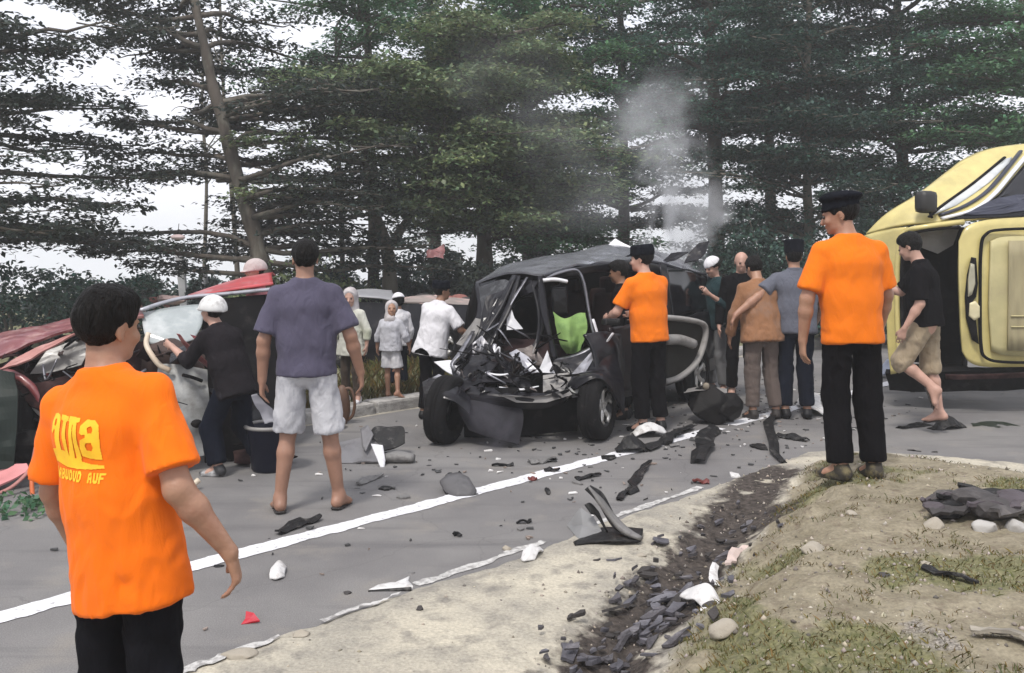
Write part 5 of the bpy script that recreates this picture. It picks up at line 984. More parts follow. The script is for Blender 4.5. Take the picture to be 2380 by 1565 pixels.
wplate(car, 'cracked_glass', [(70, 870, 6.98), (110, 815, 7.1), (200, 780, 7.2), (215, 800, 7.15), (190, 850, 7.05), (110, 868, 7.0)], M('dusty_glass', (.16, .15, .14), .3, c2=(.30, .29, .27), c2s=6, alpha=.9), .008, .012, seed=51)
wheel(car, (-4.02, 7.0, .38), (-.25, -.95, .15), .32); 
mk('wheel_arch', *tube([np.array([-4.02, 6.95, .38]) + .42 * (np.array([1, -.2, 0]) * math.cos(a) + np.array([0, 0, 1.]) * math.sin(a)) for a in np.linspace(-1.2, math.pi + .4, 22)], .03, 7), MRED, car)
wsheet(car, 'side_mudguard', [[(-60, 850, 6.75), (38, 862, 6.75)], [(-60, 960, 6.6), (40, 950, 6.65)], [(-60, 1100, 6.5), (30, 1090, 6.55)]], M('dark_green_panel', (.010, .016, .013), .5, spec=.2), .012, .05, 5, (18, 12), 52)
for i, pts in enumerate(([(345, 775, 7.2), (340, 800, 7.15), (352, 825, 7.1), (372, 850, 7.08), (396, 862, 7.1)], [(60, 900, 6.95), (90, 960, 6.9), (170, 1000, 6.95)], [(200, 810, 7.1), (240, 860, 7.05), (300, 880, 7.1), (340, 860, 7.2)], [(210, 900, 7.0), (280, 930, 7.0), (330, 1000, 7.0)])): wtube(car, 'bent_tube', pts, .022 if i == 0 else .015, M('cream_pipe', (.55, .47, .36), .5, c2=(.4, .3, .22)) if i == 0 else (GREYP, STEEL, MRED)[i - 1], 8, 18)
for i, (px, py, d_, s3) in enumerate(((120, 920, 7.0, (.6, .4, .35)), (260, 880, 7.15, (.5, .4, .3)), (60, 1040, 6.8, (.5, .4, .3)), (180, 1050, 6.9, (.5, .4, .25)), (330, 960, 7.1, (.35, .3, .4)), (360, 1060, 6.95, (.5, .3, .15)), (600, 1060, 7.3, (.6, .3, .15)))):
    V, F = rock((0, 0, 0), s3, 60 + i, 3, 1.1, 9); mk('crushed_part', V + W(px, py, d_), F, (M('dark_maroon'), TRIM, TRIM)[i % 3], car, smooth=False)
for i in range(150):
    px, py = r.uniform(-20, 470), r.uniform(735, 1090)
    if px > 335 and (py > 830 or py < 790): continue
    if py < 830 - px * .28: continue
    d_ = 7.05 + (1000 - py) * .0008 + r.uniform(-.15, .1); L = r.uniform(.08, .42); V, F = shard(L, L * r.uniform(.15, .6), r.uniform(0, 6), 1200 + i, .008, r.uniform(-1.4, 1.4), .03, 7); V = V @ roty(r.uniform(-1.2, 1.2)).T
    mk('torn_sheet', V + W(px, py, d_), F, (M('dark_maroon'), TRIM, MRED, TRIM, M('dark_maroon'), BLK, TRIM, GREYP, BLK, M('dark_brown'))[i % 10], car, smooth=False)
for i in range(24):
    px, py = r.uniform(0, 380), r.uniform(800, 1080); q = [(px, py, 6.95), (px + r.normal(0, 40), py + r.normal(0, 25), 6.9), (px + r.normal(0, 70), py + r.normal(0, 40), 6.92)]
    wtube(car, 'bent_strip', q, np.array([.008, .014, .006]), (TRIM, BLK, STEEL, MRED)[i % 4], 5, 8, .5)
for i in range(14):
    px, py = r.uniform(490, 640), r.uniform(900, 1085); L = r.uniform(.15, .4); V, F = shard(L, L * .5, r.uniform(0, 6), 1400 + i, .01, r.uniform(-1.4, 1.4), .03, 7)
    mk('torn_sheet', V + W(px, py, 7.35 + (1080 - py) * .001), F, (TRIM, BLK, M('navy_trim2', (.012, .013, .022), .5))[i % 3], car, smooth=False)
# ---- dark van behind the verge
van = thing('crushed_van', 'long dark crushed van with pale dented roof beyond the grass verge', 'van', (-1.9, 12.8, .2))
wsheet(van, 'roof', [[(740, 700, 12.2), (830, 690, 12.1), (920, 700, 12.2)], [(750, 694, 12.7), (840, 674, 12.7), (910, 676, 12.8)], [(760, 698, 13.4), (850, 684, 13.4), (915, 690, 13.4)]], M('pale_roof', (.30, .30, .31), .45, .2, c2=(.17, .165, .16)), .02, .02, 3, (14, 22), 61)
wsheet(van, 'side', [[(630, 714, 12.0), (780, 704, 12.15), (930, 706, 12.3), (1110, 712, 12.5)], [(630, 780, 11.9), (780, 780, 12.0), (930, 780, 12.2), (1110, 780, 12.4)], [(630, 850, 11.9), (780, 846, 12.0), (930, 846, 12.2), (1110, 842, 12.4)]], BLK, .04, .05, 2, (16, 40), 62)
wsheet(van, 'rear_roof', [[(915, 704, 12.2), (1010, 706, 12.4), (1110, 712, 12.5)], [(915, 696, 12.9), (1010, 690, 13.0), (1110, 700, 13.1)]], M('dusty_roof', (.26, .22, .20), .7, c2=(.4, .28, .26), c2s=3), .02, .06, 3, (8, 20), 63)
for x0, x1 in ((690, 760), (790, 860), (880, 960), (985, 1060)): wplate(van, 'window', [(x0, 728, 11.98 + (x0 - 640) * .001), (x1, 724, 11.98 + (x1 - 640) * .001), (x1 + 4, 768, 11.93 + (x1 - 640) * .001), (x0 + 4, 772, 11.93 + (x0 - 640) * .001)], M('dark_glass'), .01, .01)
wheel(van, (-2.35, 11.95, .5), (-.2, -1, 0)); wheel(van, (-.95, 12.15, .5), (-.2, -1, 0))
# ---- yellow truck cab lying on its side
tr = thing('overturned_truck', 'yellow truck cab lying on its side at the right edge', 'truck', (5.4, 10.3, 0))
YELP = M('yellow_paint', (.56, .475, .185), .36, coat=.25, c2=(.40, .335, .15), c2s=2.4, c2lo=.5, c2hi=.8, var=.1, bump=.04, bs=10)
YELI = M('yellow_inner', (.46, .41, .21), .6, c2=(.34, .295, .16), c2s=3, var=.1)
DT = lambda px, py, o=0: (px, py, 9.55 + max(0, 512 - py) * .0055 + max(0, 2150 - px) * .004 + o)
T = lambda L, o=0: [DT(x, y, o) for x, y in L]
wsheet(tr, 'cab_side', [T([(2015, 545), (2100, 524), (2200, 516), (2330, 506), (2470, 500)]), T([(2060, 502), (2120, 490), (2200, 480), (2330, 470), (2470, 460)]), T([(2130, 458), (2170, 440), (2240, 420), (2340, 410), (2470, 400)]), T([(2205, 402), (2235, 386), (2290, 366), (2360, 352), (2470, 345)]), T([(2245, 374), (2275, 362), (2320, 347), (2380, 338), (2470, 334)])], YELP, .03, .006, 2, (30, 30), 71)
wsheet(tr, 'cab_top', [T([(2015, 545), (2060, 502), (2130, 458), (2205, 402), (2245, 374), (2320, 347), (2470, 334)]), T([(2015, 545), (2060, 500), (2130, 456), (2205, 400), (2245, 371), (2320, 345), (2470, 332)], .8), T([(2020, 560), (2064, 510), (2132, 470), (2205, 420), (2245, 390), (2320, 365), (2470, 350)], 1.7)], YELP, .03, .012, 2, (10, 30), 72)
wplate(tr, 'side_window', T([(2168, 500), (2190, 480), (2260, 430), (2330, 372), (2352, 366), (2345, 380), (2300, 424), (2262, 452), (2222, 478)], -.035), M('bright_glass', (.50, .52, .52), .08, coat=.5, c2=(.62, .62, .60), c2s=2), .012, .002, seed=73)
wtube(tr, 'window_seal', T([(2160, 504), (2190, 478), (2262, 426), (2335, 366)], -.04), .022, TRIM, 7, 20, .6)
wtube(tr, 'window_seal', T([(2185, 500), (2240, 480), (2290, 448), (2330, 405), (2372, 352)], -.04), .03, M('navy_trim', (.02, .022, .04), .4), 7, 20, .6)
wtube(tr, 'windscreen_trim', T([(2190, 508), (2262, 488), (2310, 452), (2352, 402), (2400, 345)], -.06), .034, WHT, 8, 24, .55)
wplate(tr, 'windscreen', T([(2205, 510), (2275, 490), (2322, 452), (2366, 400), (2412, 345), (2470, 338), (2470, 500)], -.045), M('dark_glass'), .012, .004, seed=74)
wplate(tr, 'torn_dashboard', T([(2240, 502), (2300, 470), (2360, 455), (2470, 440), (2470, 480), (2330, 498)], -.07), M('navy_trim'), .03, .03, seed=75)
V, F = box((0, 0, 0), (.20, .16, .24), rotz(.3), .35); mk('wing_mirror', V + W(2152, 470, 9.55), F, M('mirror_black', (.02, .019, .018), .5), tr); wtube(tr, 'mirror_arm', [(2160, 490, 9.5), (2166, 506, 9.55)], .015, TRIM)
# frame of the opening and end panels
wsheet(tr, 'corner_panel', [T([(2010, 548), (2060, 534), (2110, 528)]), T([(2050, 600), (2070, 590), (2092, 570)]), T([(2060, 700), (2076, 700), (2088, 690)]), T([(2064, 800), (2078, 800), (2090, 800)]), T([(2072, 870), (2082, 868), (2092, 862)])], YELP, .03, .008, 2, (24, 12), 76)
wtube(tr, 'opening_frame', T([(2092, 840), (2086, 700), (2090, 580), (2106, 540), (2150, 528), (2238, 516)], -.03), .045, YELP, 9, 30, .7)
wtube(tr, 'opening_seal', T([(2100, 830), (2095, 700), (2098, 590), (2112, 550), (2150, 536), (2232, 528)], -.05), .018, TRIM, 6, 30)
wsheet(tr, 'end_panel', [T([(2228, 560), (2245, 528), (2290, 512), (2380, 506), (2470, 502)], -.02), T([(2228, 650), (2250, 650), (2290, 650), (2380, 650), (2470, 650)], -.06), T([(2232, 760), (2252, 760), (2290, 760), (2380, 760), (2470, 760)], -.05), T([(2236, 818), (2254, 842), (2290, 852), (2380, 852), (2470, 850)], -.02)], YELP, .035, .005, 2, (26, 26), 77)
wtube(tr, 'end_groove', T([(2470, 530), (2330, 534), (2292, 545), (2280, 580), (2278, 700), (2280, 800), (2292, 832), (2340, 842), (2470, 842)], -.09), .026, TRIM, 7, 44, .6)
wsheet(tr, 'end_door', [T([(2302, 560), (2340, 550), (2470, 548)], -.08), T([(2298, 700), (2340, 700), (2470, 700)], -.11), T([(2304, 815), (2340, 826), (2470, 828)], -.08)], YELI, .03, .004, 2, (14, 16), 78)
wsheet(tr, 'end_door_inset', [T([(2345, 560), (2470, 558)], -.14), T([(2342, 815), (2470, 818)], -.14)], M('beige_board', (.30, .26, .15), .7, stretch=(6, 1, 1), vs=3, var=.15), .02, .002, 2, (8, 10), 79)
for yy in (735, 760): wtube(tr, 'board_batten', T([(2350, yy), (2470, yy)], -.16), .008, YELI, 5, 6)
wplate(tr, 'lamp_recess', T([(2258, 598), (2268, 600), (2272, 660), (2268, 690), (2256, 705), (2258, 735), (2268, 750), (2274, 800), (2260, 790), (2246, 740), (2243, 690), (2248, 640)], -.10), TRIM, .02, .004, seed=80)
wplate(tr, 'lamp', T([(2256, 612), (2264, 615), (2266, 660), (2258, 685), (2250, 690), (2250, 650)], -.125), M('lamp_lens', (.35, .33, .24), .12, coat=.5), .02, .002, seed=81); wplate(tr, 'lamp', T([(2254, 705), (2266, 700), (2276, 712), (2276, 738), (2264, 745), (2252, 735)], -.125), M('lamp_cream', (.60, .54, .34), .25), .02, .002, seed=82, bulge=.01)
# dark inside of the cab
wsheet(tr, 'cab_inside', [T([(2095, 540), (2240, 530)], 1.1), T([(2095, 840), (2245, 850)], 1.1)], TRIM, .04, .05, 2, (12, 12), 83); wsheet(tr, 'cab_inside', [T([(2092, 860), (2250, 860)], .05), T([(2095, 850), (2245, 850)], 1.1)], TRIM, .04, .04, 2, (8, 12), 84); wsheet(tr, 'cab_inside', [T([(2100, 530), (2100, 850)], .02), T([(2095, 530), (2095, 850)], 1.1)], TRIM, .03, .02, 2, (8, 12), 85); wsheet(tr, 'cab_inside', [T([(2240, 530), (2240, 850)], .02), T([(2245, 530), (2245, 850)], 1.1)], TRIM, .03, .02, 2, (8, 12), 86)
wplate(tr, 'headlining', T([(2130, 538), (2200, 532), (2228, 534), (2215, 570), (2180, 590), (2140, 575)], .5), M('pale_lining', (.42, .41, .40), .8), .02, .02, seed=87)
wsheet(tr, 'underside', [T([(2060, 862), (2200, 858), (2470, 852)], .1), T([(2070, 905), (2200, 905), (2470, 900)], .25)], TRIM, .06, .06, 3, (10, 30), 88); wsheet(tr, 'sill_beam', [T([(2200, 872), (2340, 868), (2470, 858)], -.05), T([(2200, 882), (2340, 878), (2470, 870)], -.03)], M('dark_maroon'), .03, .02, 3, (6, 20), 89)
wheel(tr, (7.0, 11.5, 1.2), (0, .3, 1), .42, .26)

# ---------------------------------------------------------------- loose things on the road
DBK = M('debris_black', (.011, .0105, .011), .5, spec=.2, var=.35, c2=(.09, .085, .08), c2s=14, c2lo=.55, c2hi=.72, bump=.2, bs=60)
DGR = M('debris_grey', (.15, .145, .14), .6, var=.25, c2=(.06, .055, .055), c2s=12, bump=.15, bs=50)
DWH = M('debris_white', (.62, .61, .60), .55, var=.1, c2=(.36, .34, .32), c2s=18, bump=.1, bs=60)
STONE = M('pale_stone', (.33, .295, .24), .9, var=.15, c2=(.34, .31, .26), c2s=7, bump=.4, bs=30)
DRK = M('dark_stone', (.05, .045, .045), .85, var=.3, c2=(.11, .10, .095), c2s=7, bump=.4, bs=30)
def loose(name, label, cat, VF, mat, at, group='wreckage scattered over the road', smooth=True):
    V, F = VF; V = np.asarray(V, float); V = V - [0, 0, V[:, 2].min() + .004]
    ob = mk(name, V, F, mat, smooth=smooth); ob.location = [float(c) for c in at]; return tag(ob, label, cat, group)
def gnd(px, py, z=None):             # where the pixel meets the ground (a few steps of refinement)
    zz = 0.0
    for _ in range(6):
        p = G(px, py, zz); zz = max(gz(p[0], p[1]), 0 if ts(p[0], p[1])[0] < 1.1 and ts(p[0], p[1])[0] > -3.03 else -9)
    return np.array([p[0], p[1], zz])
# (name, label, category, px, py, kind, length px, width px, angle deg, material, seed)
TAB = [
 ('plastic_strip', 'curved black plastic strip with knob end lying right of the white line', 'debris', 1488, 1112, 's', 110, 14, 42, DBK, 3),
 ('plastic_bar', 'short black bar lying flat above the standing bracket', 'debris', 1366, 1112, 's', 60, 11, 12, DBK, 4),
 ('plastic_bar', 'small black sliver just right of the standing bracket', 'debris', 1452, 1153, 's', 48, 12, 30, DBK, 5),
 ('lamp_fragment', 'small dark red bar on the grey shoulder', 'debris', 1629, 1124, 's', 36, 13, -4, M('dark_red', (.13, .025, .02), .5), 6),
 ('paper_scrap', 'small white scrap lying near the edge line, right of the red bar', 'debris', 1704, 1106, 'p', 30, 14, 10, DWH, 7),
 ('plastic_strip', 'black strip lying below the purple-shirted man\'s sandals', 'debris', 694, 1226, 's', 84, 18, 25, DBK, 8),
 ('end_cap', 'flat black oval lying left of the dark dome', 'debris', 893, 1136, 'p', 42, 12, 0, DBK, 9),
 ('end_cap', 'thin dark flake between the sandals and the dark dome', 'debris', 938, 1158, 'p', 34, 7, 0, DGR, 10),
 ('stone', 'smooth black oval stone on the lane left of the white forked panel', 'stone', 808, 1380, 'r', 24, 14, 0, DRK, 11),
 ('paper_scrap', 'crumpled white scrap on the lane right of the orange man\'s hand', 'debris', 645, 1337, 'c', 34, 18, 12, DWH, 13),
 ('rubber_chunk', 'black chunk touching the white line beside the orange man\'s wrist', 'debris', 511, 1317, 'r', 28, 14, 0, DBK, 14),
 ('stone', 'round white stone on the thin edge line', 'stone', 1178, 1290, 'r', 24, 20, 0, STONE, 15),
 ('paper_scrap', 'white scrap just right of the round white stone', 'debris', 1236, 1295, 'c', 28, 14, -20, DWH, 16),
 ('plastic_chip', 'tiny black chip in the middle of the near lane', 'debris', 1063, 1247, 's', 18, 7, -15, DBK, 17),
 ('plastic_chip', 'thin dark chip on the lane left of the standing bracket', 'debris', 1218, 1217, 's', 36, 7, 2, DBK, 18),
 ('plastic_chip', 'tiny grey chip below the thin dark chip', 'debris', 1210, 1232, 'p', 18, 8, 2, DGR, 19),
 ('plastic_piece', 'black broken housing lying across the white line', 'debris', 1466, 1050, 'c', 74, 34, 10, DBK, 20),
 ('end_cap', 'black oval resting on the white line left of the broken housing', 'debris', 1415, 1066, 'p', 40, 13, 8, DBK, 21),
 ('plastic_piece', 'white torn panel beside the orange polo man\'s shoe', 'debris', 1507, 1014, 'c', 78, 26, 18, DWH, 22),
 ('plastic_strip', 'black strip under the white torn panel', 'debris', 1560, 1022, 's', 160, 22, 20, DBK, 23),
 ('rubber_chunk', 'small black lump at the right end of the white line stretch', 'debris', 1548, 1035, 'r', 22, 22, 0, DBK, 24),
 ('plastic_strip', 'forked black strip below the white line, left of the long batten', 'debris', 1648, 1036, 's', 150, 26, 32, DBK, 25),
 ('plastic_chip', 'black diamond-shaped chip on the shoulder', 'debris', 1766, 1040, 'p', 44, 20, 15, DBK, 26),
 ('plastic_strip', 'black curved sliver below the brown-trousered man\'s feet', 'debris', 1842, 1022, 's', 54, 16, -12, DBK, 27),
 ('plastic_batten', 'long dark batten running towards the orange man on the bank', 'debris', 1812, 1003, 's', 240, 14, 33, DBK, 28),
 ('bumper_strip', 'white bent bumper strip behind the knees of the orange man on the bank', 'debris', 1888, 946, 's', 90, 34, 35, DWH, 29),
 ('plastic_bag', 'white crumpled plastic lying before the yellow truck', 'bag', 2265, 905, 'c', 66, 26, 5, DWH, 30),
 ('plastic_bag', 'bluish white plastic bag by the truck\'s left corner', 'bag', 2062, 878, 'c', 44, 40, 0, M('bluish_plastic', (.42, .46, .56), .4, var=.2), 31),
 ('plastic_strip', 'black strip beneath the lifted foot of the man in khaki shorts', 'debris', 2128, 1000, 's', 100, 18, 5, DBK, 32),
 ('plastic_piece', 'black curled panel right of the lifted foot', 'debris', 2200, 1003, 'c', 96, 34, 20, DBK, 33),
 ('paper_scrap', 'white oval scrap left of the dark flat piece by the truck', 'debris', 2292, 926, 'p', 40, 9, 0, DWH, 34),
 ('plastic_piece', 'dark flat piece at the right edge before the truck', 'debris', 2362, 925, 'p', 74, 22, 0, DBK, 35),
 ('plastic_sheet', 'large dark green-black panel lying at the right edge', 'debris', 2340, 1000, 'p', 150, 46, -4, M('green_black', (.016, .022, .014), .45), 36),
 ('plastic_bar', 'thin black bar on grey ground right of the orange man on the bank', 'debris', 2140, 1057, 's', 60, 14, -8, DBK, 37),
 ('plastic_chip', 'small dark red chip between dark dome and black car', 'debris', 1237, 1117, 's', 20, 9, 0, M('dark_red'), 39),
 ('plastic_chip', 'dark chip in front of the black car\'s right wheel', 'debris', 1283, 1097, 's', 36, 10, 0, DBK, 40),
 ('plastic_strip', 'pale strip lying before the black car\'s bumper', 'debris', 1262, 1076, 's', 62, 16, 8, DGR, 41),
 ('paper_scrap', 'tiny white scrap in front of the black car\'s left wheel', 'debris', 1157, 1068, 'r', 17, 10, 0, DWH, 42),
 ('plastic_strip', 'thin dark strip beside the tiny white scrap', 'debris', 1168, 1084, 's', 50, 8, 0, DBK, 43),
 ('plastic_chip', 'dark chip just below the white line near the dark dome', 'debris', 1272, 1145, 'p', 14, 18, 0, DBK, 44),
 ('plastic_chip', 'brown chip above the lower end of the line, left of the bracket', 'debris', 1347, 1122, 'p', 34, 14, 0, DGR, 45),
 ('plastic_strip', 'bent grey strip beside the purple-shirted man\'s right heel', 'debris', 860, 1118, 's', 46, 14, 30, DGR, 46),
 ('plastic_chip', 'small dark scrap below the crumpled grey wing', 'debris', 1046, 1108, 'p', 22, 10, 0, DBK, 47),
 ('stick', 'black stick lying on the bank right of the pale stones', 'stick', 2205, 1342, 's', 90, 16, -20, DBK, 48),
 ('plank', 'weathered grey plank at the lower right edge', 'plank', 2350, 1488, 's', 150, 30, -14, M('old_wood', (.25, .225, .185), .9, stretch=(1, 8, 8), vs=4, var=.3), 49),
 ('stone', 'large pale flat stone left of the dark rubble heap', 'stone', 2172, 1225, 'r', 66, 38, 0, STONE, 50),
 ('stone', 'rounded white stone in front of the dark rubble heap', 'stone', 2288, 1222, 'r', 66, 52, 0, M('white_stone', (.40, .385, .365), .9, c2=(.24, .22, .19), bump=.3, bs=30), 51),
 ('stone', 'white stone at the right edge beside the dark rubble heap', 'stone', 2365, 1226, 'r', 64, 44, 0, M('white_stone'), 52),
 ('stone', 'flat pale stone in the grass below the orange man on the bank', 'stone', 1890, 1280, 'r', 84, 34, 0, STONE, 53),
 ('stone', 'big sandy slab right of the slate-filled ditch', 'stone', 1686, 1470, 'r', 90, 52, 0, STONE, 54),
 ('stone', 'small cream stone in front of the orange man\'s shoes', 'stone', 1978, 1194, 'r', 38, 14, 0, STONE, 55),
 ('stone', 'small cream stone in the middle of the bank', 'stone', 2150, 1312, 'r', 38, 18, 0, STONE, 56),
 ('stone', 'small dark stone on the bank left of the black stick', 'stone', 2055, 1335, 'r', 46, 16, 0, DRK, 57),
 ('stone', 'pale flake of stone on the sandy shoulder below the bracket', 'stone', 1490, 1290, 'r', 36, 14, 0, STONE, 58),
 ('stone', 'flat pale stone at the crumbling asphalt edge near the white forked panel', 'stone', 700, 1475, 'r', 60, 20, 0, STONE, 59),
 ('stone', 'broken pale kerb stone at the bottom edge of the sandy shoulder', 'stone', 560, 1525, 'r', 90, 26, 0, STONE, 60),
 ('stone', 'dark angular stone at the asphalt edge right of the forked panel', 'stone', 975, 1417, 'r', 22, 22, 0, DRK, 61),
 ('rag', 'white rag lying on the slates in the ditch', 'rag', 1640, 1405, 'c', 70, 44, 30, DWH, 62),
 ('stick', 'pale curved stick standing out of the ditch', 'stick', 1668, 1352, 's', 90, 12, 62, DWH, 63),
 ('stick', 'pinkish flat lath at the top of the ditch', 'stick', 1712, 1298, 's', 84, 14, 30, M('lath', (.5, .4, .36), .8), 64),
 ('stone', 'white lump at the lower end of the white rag', 'stone', 1640, 1428, 'r', 44, 26, 0, DWH, 65),
]
for nm, lb, ct, px, py, kd, L, w_, an, mt, sd in TAB:
    p = gnd(px, py); m = p[1] / FOC; grp = 'stones on the bank and shoulder' if nm == 'stone' else 'wreckage scattered over the road'
    fs = max(1, p[1] / max(CAM_H - p[2], .3))                 # lying things are foreshortened
    a = math.atan2(math.tan(R(an)) * min(fs, 6), 1) if abs(an) < 80 else R(an)
    L_ = math.hypot(L * m * math.cos(R(an)), L * m * math.sin(R(an)) * min(fs, 5))
    if kd == 's': vf = strip(L_, max(w_ * m * 1.6, .02), a, .03 * L_, sd, .012, .02 if L > 60 else .01)
    elif kd == 'p': vf = shard(L * m, w_ * m * min(fs, 4) * .9, R(an) * 0, sd, .014, .05, .01)
    elif kd == 'c':
        V, F = panel([[(-.5 * L * m, -.06, 0), (0, -.10, w_ * m * .5), (.5 * L * m, -.05, 0)], [(-.5 * L * m, 0, .02), (0, 0, w_ * m * 1.0), (.5 * L * m, .02, w_ * m * .4)], [(-.4 * L * m, .10, 0), (0, .12, .02), (.45 * L * m, .12, 0)]], .01, .035, 11, 16, 16, sd); vf = (V @ rotz(R(an)).T, F)
    else: vf = rock((0, 0, 0), (L * m, L * m * .8, w_ * m * 1.2), sd, 3, .8, 22)
    loose(nm, lb, ct, vf, mt, p - [0, 0, w_ * m * .35 if kd == 'r' else 0], grp, smooth=kd == 'r' or (kd == 'c' and mt is DWH))
def multi(name, label, cat, at, group=None): return thing(name, label, cat, at, group)
# the standing bracket
p = gnd(1415, 1255); d = p[1]; b = multi('bumper_bracket', 'large twisted black bracket standing on the asphalt edge', 'debris', p, 'wreckage scattered over the road')
wtube(b, 'arm', [(1368, 1132, d + .05), (1395, 1165, d + .03), (1425, 1205, d), (1455, 1235, d - .05), (1490, 1252, d - .1)], np.array([.012, .04, .045, .05, .03]), DGR, 8, 20, .5)
wsheet(b, 'wing', [[(1372, 1130, d + .08), (1402, 1150, d + .08), (1440, 1215, d + .05), (1486, 1246, d)], [(1362, 1140, d + .02), (1395, 1172, d), (1428, 1225, d - .05), (1480, 1258, d - .1)]], DBK, .012, .015, 7, (8, 22), 71)
wsheet(b, 'base', [[(1332, 1262, d - .05), (1385, 1235, d + .12), (1432, 1228, d + .15), (1496, 1232, d + .1)], [(1335, 1266, d - .12), (1390, 1258, d - .1), (1440, 1258, d - .12), (1488, 1256, d - .1)]], DBK, .014, .015, 7, (10, 22), 72)
wsheet(b, 'wing', [[(1358, 1175, d + .1), (1372, 1170, d + .1), (1392, 1190, d + .08)], [(1375, 1195, d + .05), (1388, 1200, d + .05), (1412, 1238, d)]], DBK, .012, .01, 7, (10, 10), 73)
wplate(b, 'torn_film', [(1318, 1222, d + .3), (1350, 1180, d + .28), (1378, 1200, d + .15), (1400, 1236, d + .05), (1345, 1255, d + .0)], M('grey_film', (.24, .24, .24), .6, alpha=.75), .004, .02, seed=74)
# dark dome on the line
p = gnd(1066, 1152); b = multi('wheel_cover', 'dark round wheel trim lying tilted on the white line', 'wheel trim', p, 'wreckage scattered over the road'); d = p[1]
wplate(b, 'disc', [(1022, 1120, d + .12), (1040, 1104, d + .2), (1066, 1100, d + .2), (1090, 1112, d + .15), (1108, 1142, d + .02), (1100, 1156, d - .02), (1062, 1157, d - .04), (1034, 1144, d + .03)], M('scuffed_grey', (.085, .082, .085), .6, c2=(.05, .048, .05), c2s=9), .02, .006, seed=75, bulge=.02)
wtube(b, 'rim_strip', [(1066, 1096, d + .2), (1080, 1112, d + .18), (1100, 1140, d + .04)], .012, DBK, 6, 12, .6)
# white forked panel
p = gnd(908, 1368); b = multi('forked_panel', 'white forked panel with black edge near the edge line', 'debris', p, 'wreckage scattered over the road'); d = p[1]
wplate(b, 'panel', [(858, 1373, d - .02), (880, 1362, d + .05), (920, 1358, d + .1), (952, 1344, d + .15), (948, 1354, d + .1), (960, 1366, d + .0), (930, 1370, d)], DWH, .02, .006, seed=76); wtube(b, 'edge', [(856, 1378, d - .04), (900, 1374, d - .03), (956, 1370, d - .03)], .012, DBK, 6, 12); wplate(b, 'flap', [(900, 1350, d + .16), (925, 1338, d + .22), (965, 1334, d + .22), (950, 1346, d + .18)], DGR, .015, .008, seed=77)
# red shard in the corner
p = gnd(580, 1452); b = multi('lamp_lens', 'bright red torn lens on the lane in front', 'debris', p, 'wreckage scattered over the road'); d = p[1]
wplate(b, 'lens', [(560, 1454, d), (570, 1440, d + .03), (572, 1424, d + .08), (590, 1428, d + .08), (604, 1446, d + .01), (585, 1448, d + .01)], M('red_plastic', (.45, .008, .02), .25, coat=.4, var=.2), .008, .012, seed=78)
# crumpled wing beside the kerb
p = gnd(870, 1075); d = p[1]; b = multi('crumpled_wing', 'crumpled grey wing panel with white splinter between the man and black car', 'debris', p, 'wreckage scattered over the road')
wsheet(b, 'sheet', [[(785, 1030, d + .3), (830, 1018, d + .3), (880, 1008, d + .3)], [(785, 1052, d + .1), (835, 1045, d + .15), (885, 1050, d + .1)], [(790, 1078, d - .05), (835, 1076, d - .05), (890, 1074, d - .05)]], M('wing_grey', (.17, .165, .17), .45, .2, c2=(.08, .075, .08)), .012, .05, 5, (16, 18), 81)
wtube(b, 'edge_strip', [(786, 1086, d - .15), (830, 1090, d - .16), (880, 1086, d - .15)], .016, DGR, 7, 12, .6); wplate(b, 'splinter', [(862, 1032, d), (890, 1036, d - .05), (896, 1070, d - .1), (892, 1094, d - .18), (884, 1086, d - .16)], WHT, .012, .005, seed=82)
wsheet(b, 'horn', [[(858, 1010, d + .3), (875, 990, d + .35), (900, 995, d + .35)], [(885, 1035, d + .15), (905, 1025, d + .2), (936, 994, d + .3)], [(890, 1048, d + .1), (915, 1042, d + .15), (940, 1030, d + .2)]], DBK, .014, .03, 6, (14, 14), 83); wtube(b, 'roll', [(892, 1066, d - .02), (925, 1062, d), (962, 1066, d - .02)], np.array([.05, .075, .05]), DGR, 9, 14, .7); wplate(b, 'flap', [(838, 1000, d + .3), (856, 990, d + .32), (868, 1010, d + .2), (850, 1050, d + .05), (842, 1040, d + .1)], M('wing_grey'), .012, .01, seed=84)
# things lying among the wrecks
def lobj(name, label, cat, at, group=None): return thing(name, label, cat, at, group)
p = gnd(628, 1092); b = lobj('bucket', 'dark blue bucket with grey rim behind the purple-shirted man\'s leg', 'bucket', p)
V, F = lathe([(.001, 0), (.13, 0), (.145, .02), (.185, .34), (.195, .35), (.185, .36), (.175, .34), (.135, .03), (.001, .03)], 28); mk('pail', V + p, F, M('navy_plastic', (.009, .010, .022), .4, spec=.2), b); V, F = tube([(.190 * math.cos(a), .190 * math.sin(a), .355) for a in np.linspace(0, 2 * math.pi, 33)], .016, 6); mk('rim', V + p, F, GREYP, b)
b = lobj('plastic_bag', 'clear plastic bag hanging from the purple-shirted man\'s left hand', 'bag', W(600, 975, 5.93)); wsheet(b, 'film', [[(586, 918, 5.93), (598, 916, 5.93)], [(592, 940, 5.96), (612, 936, 5.96)], [(604, 960, 6.0), (632, 952, 5.98)], [(612, 985, 6.0), (640, 980, 5.97)]], M('clear_film', (.55, .55, .6), .2, alpha=.45), .004, .02, 12, (20, 12), 91)
p = gnd(802, 985); b = lobj('handbag', 'brown bag with loop handle standing behind the purple-shirted man\'s hand', 'bag', p); d = p[1]
V, F = rock(W(795, 945, d), (.17, .12, .42), 4, 3, .3); mk('bag_body', V, F, M('brown_leather', (.10, .05, .028), .55, var=.3), b); wtube(b, 'handle', [(800, 905, d), (815, 905, d), (824, 935, d), (820, 965, d), (806, 978, d)], .016, M('brown_leather'), 7, 20)
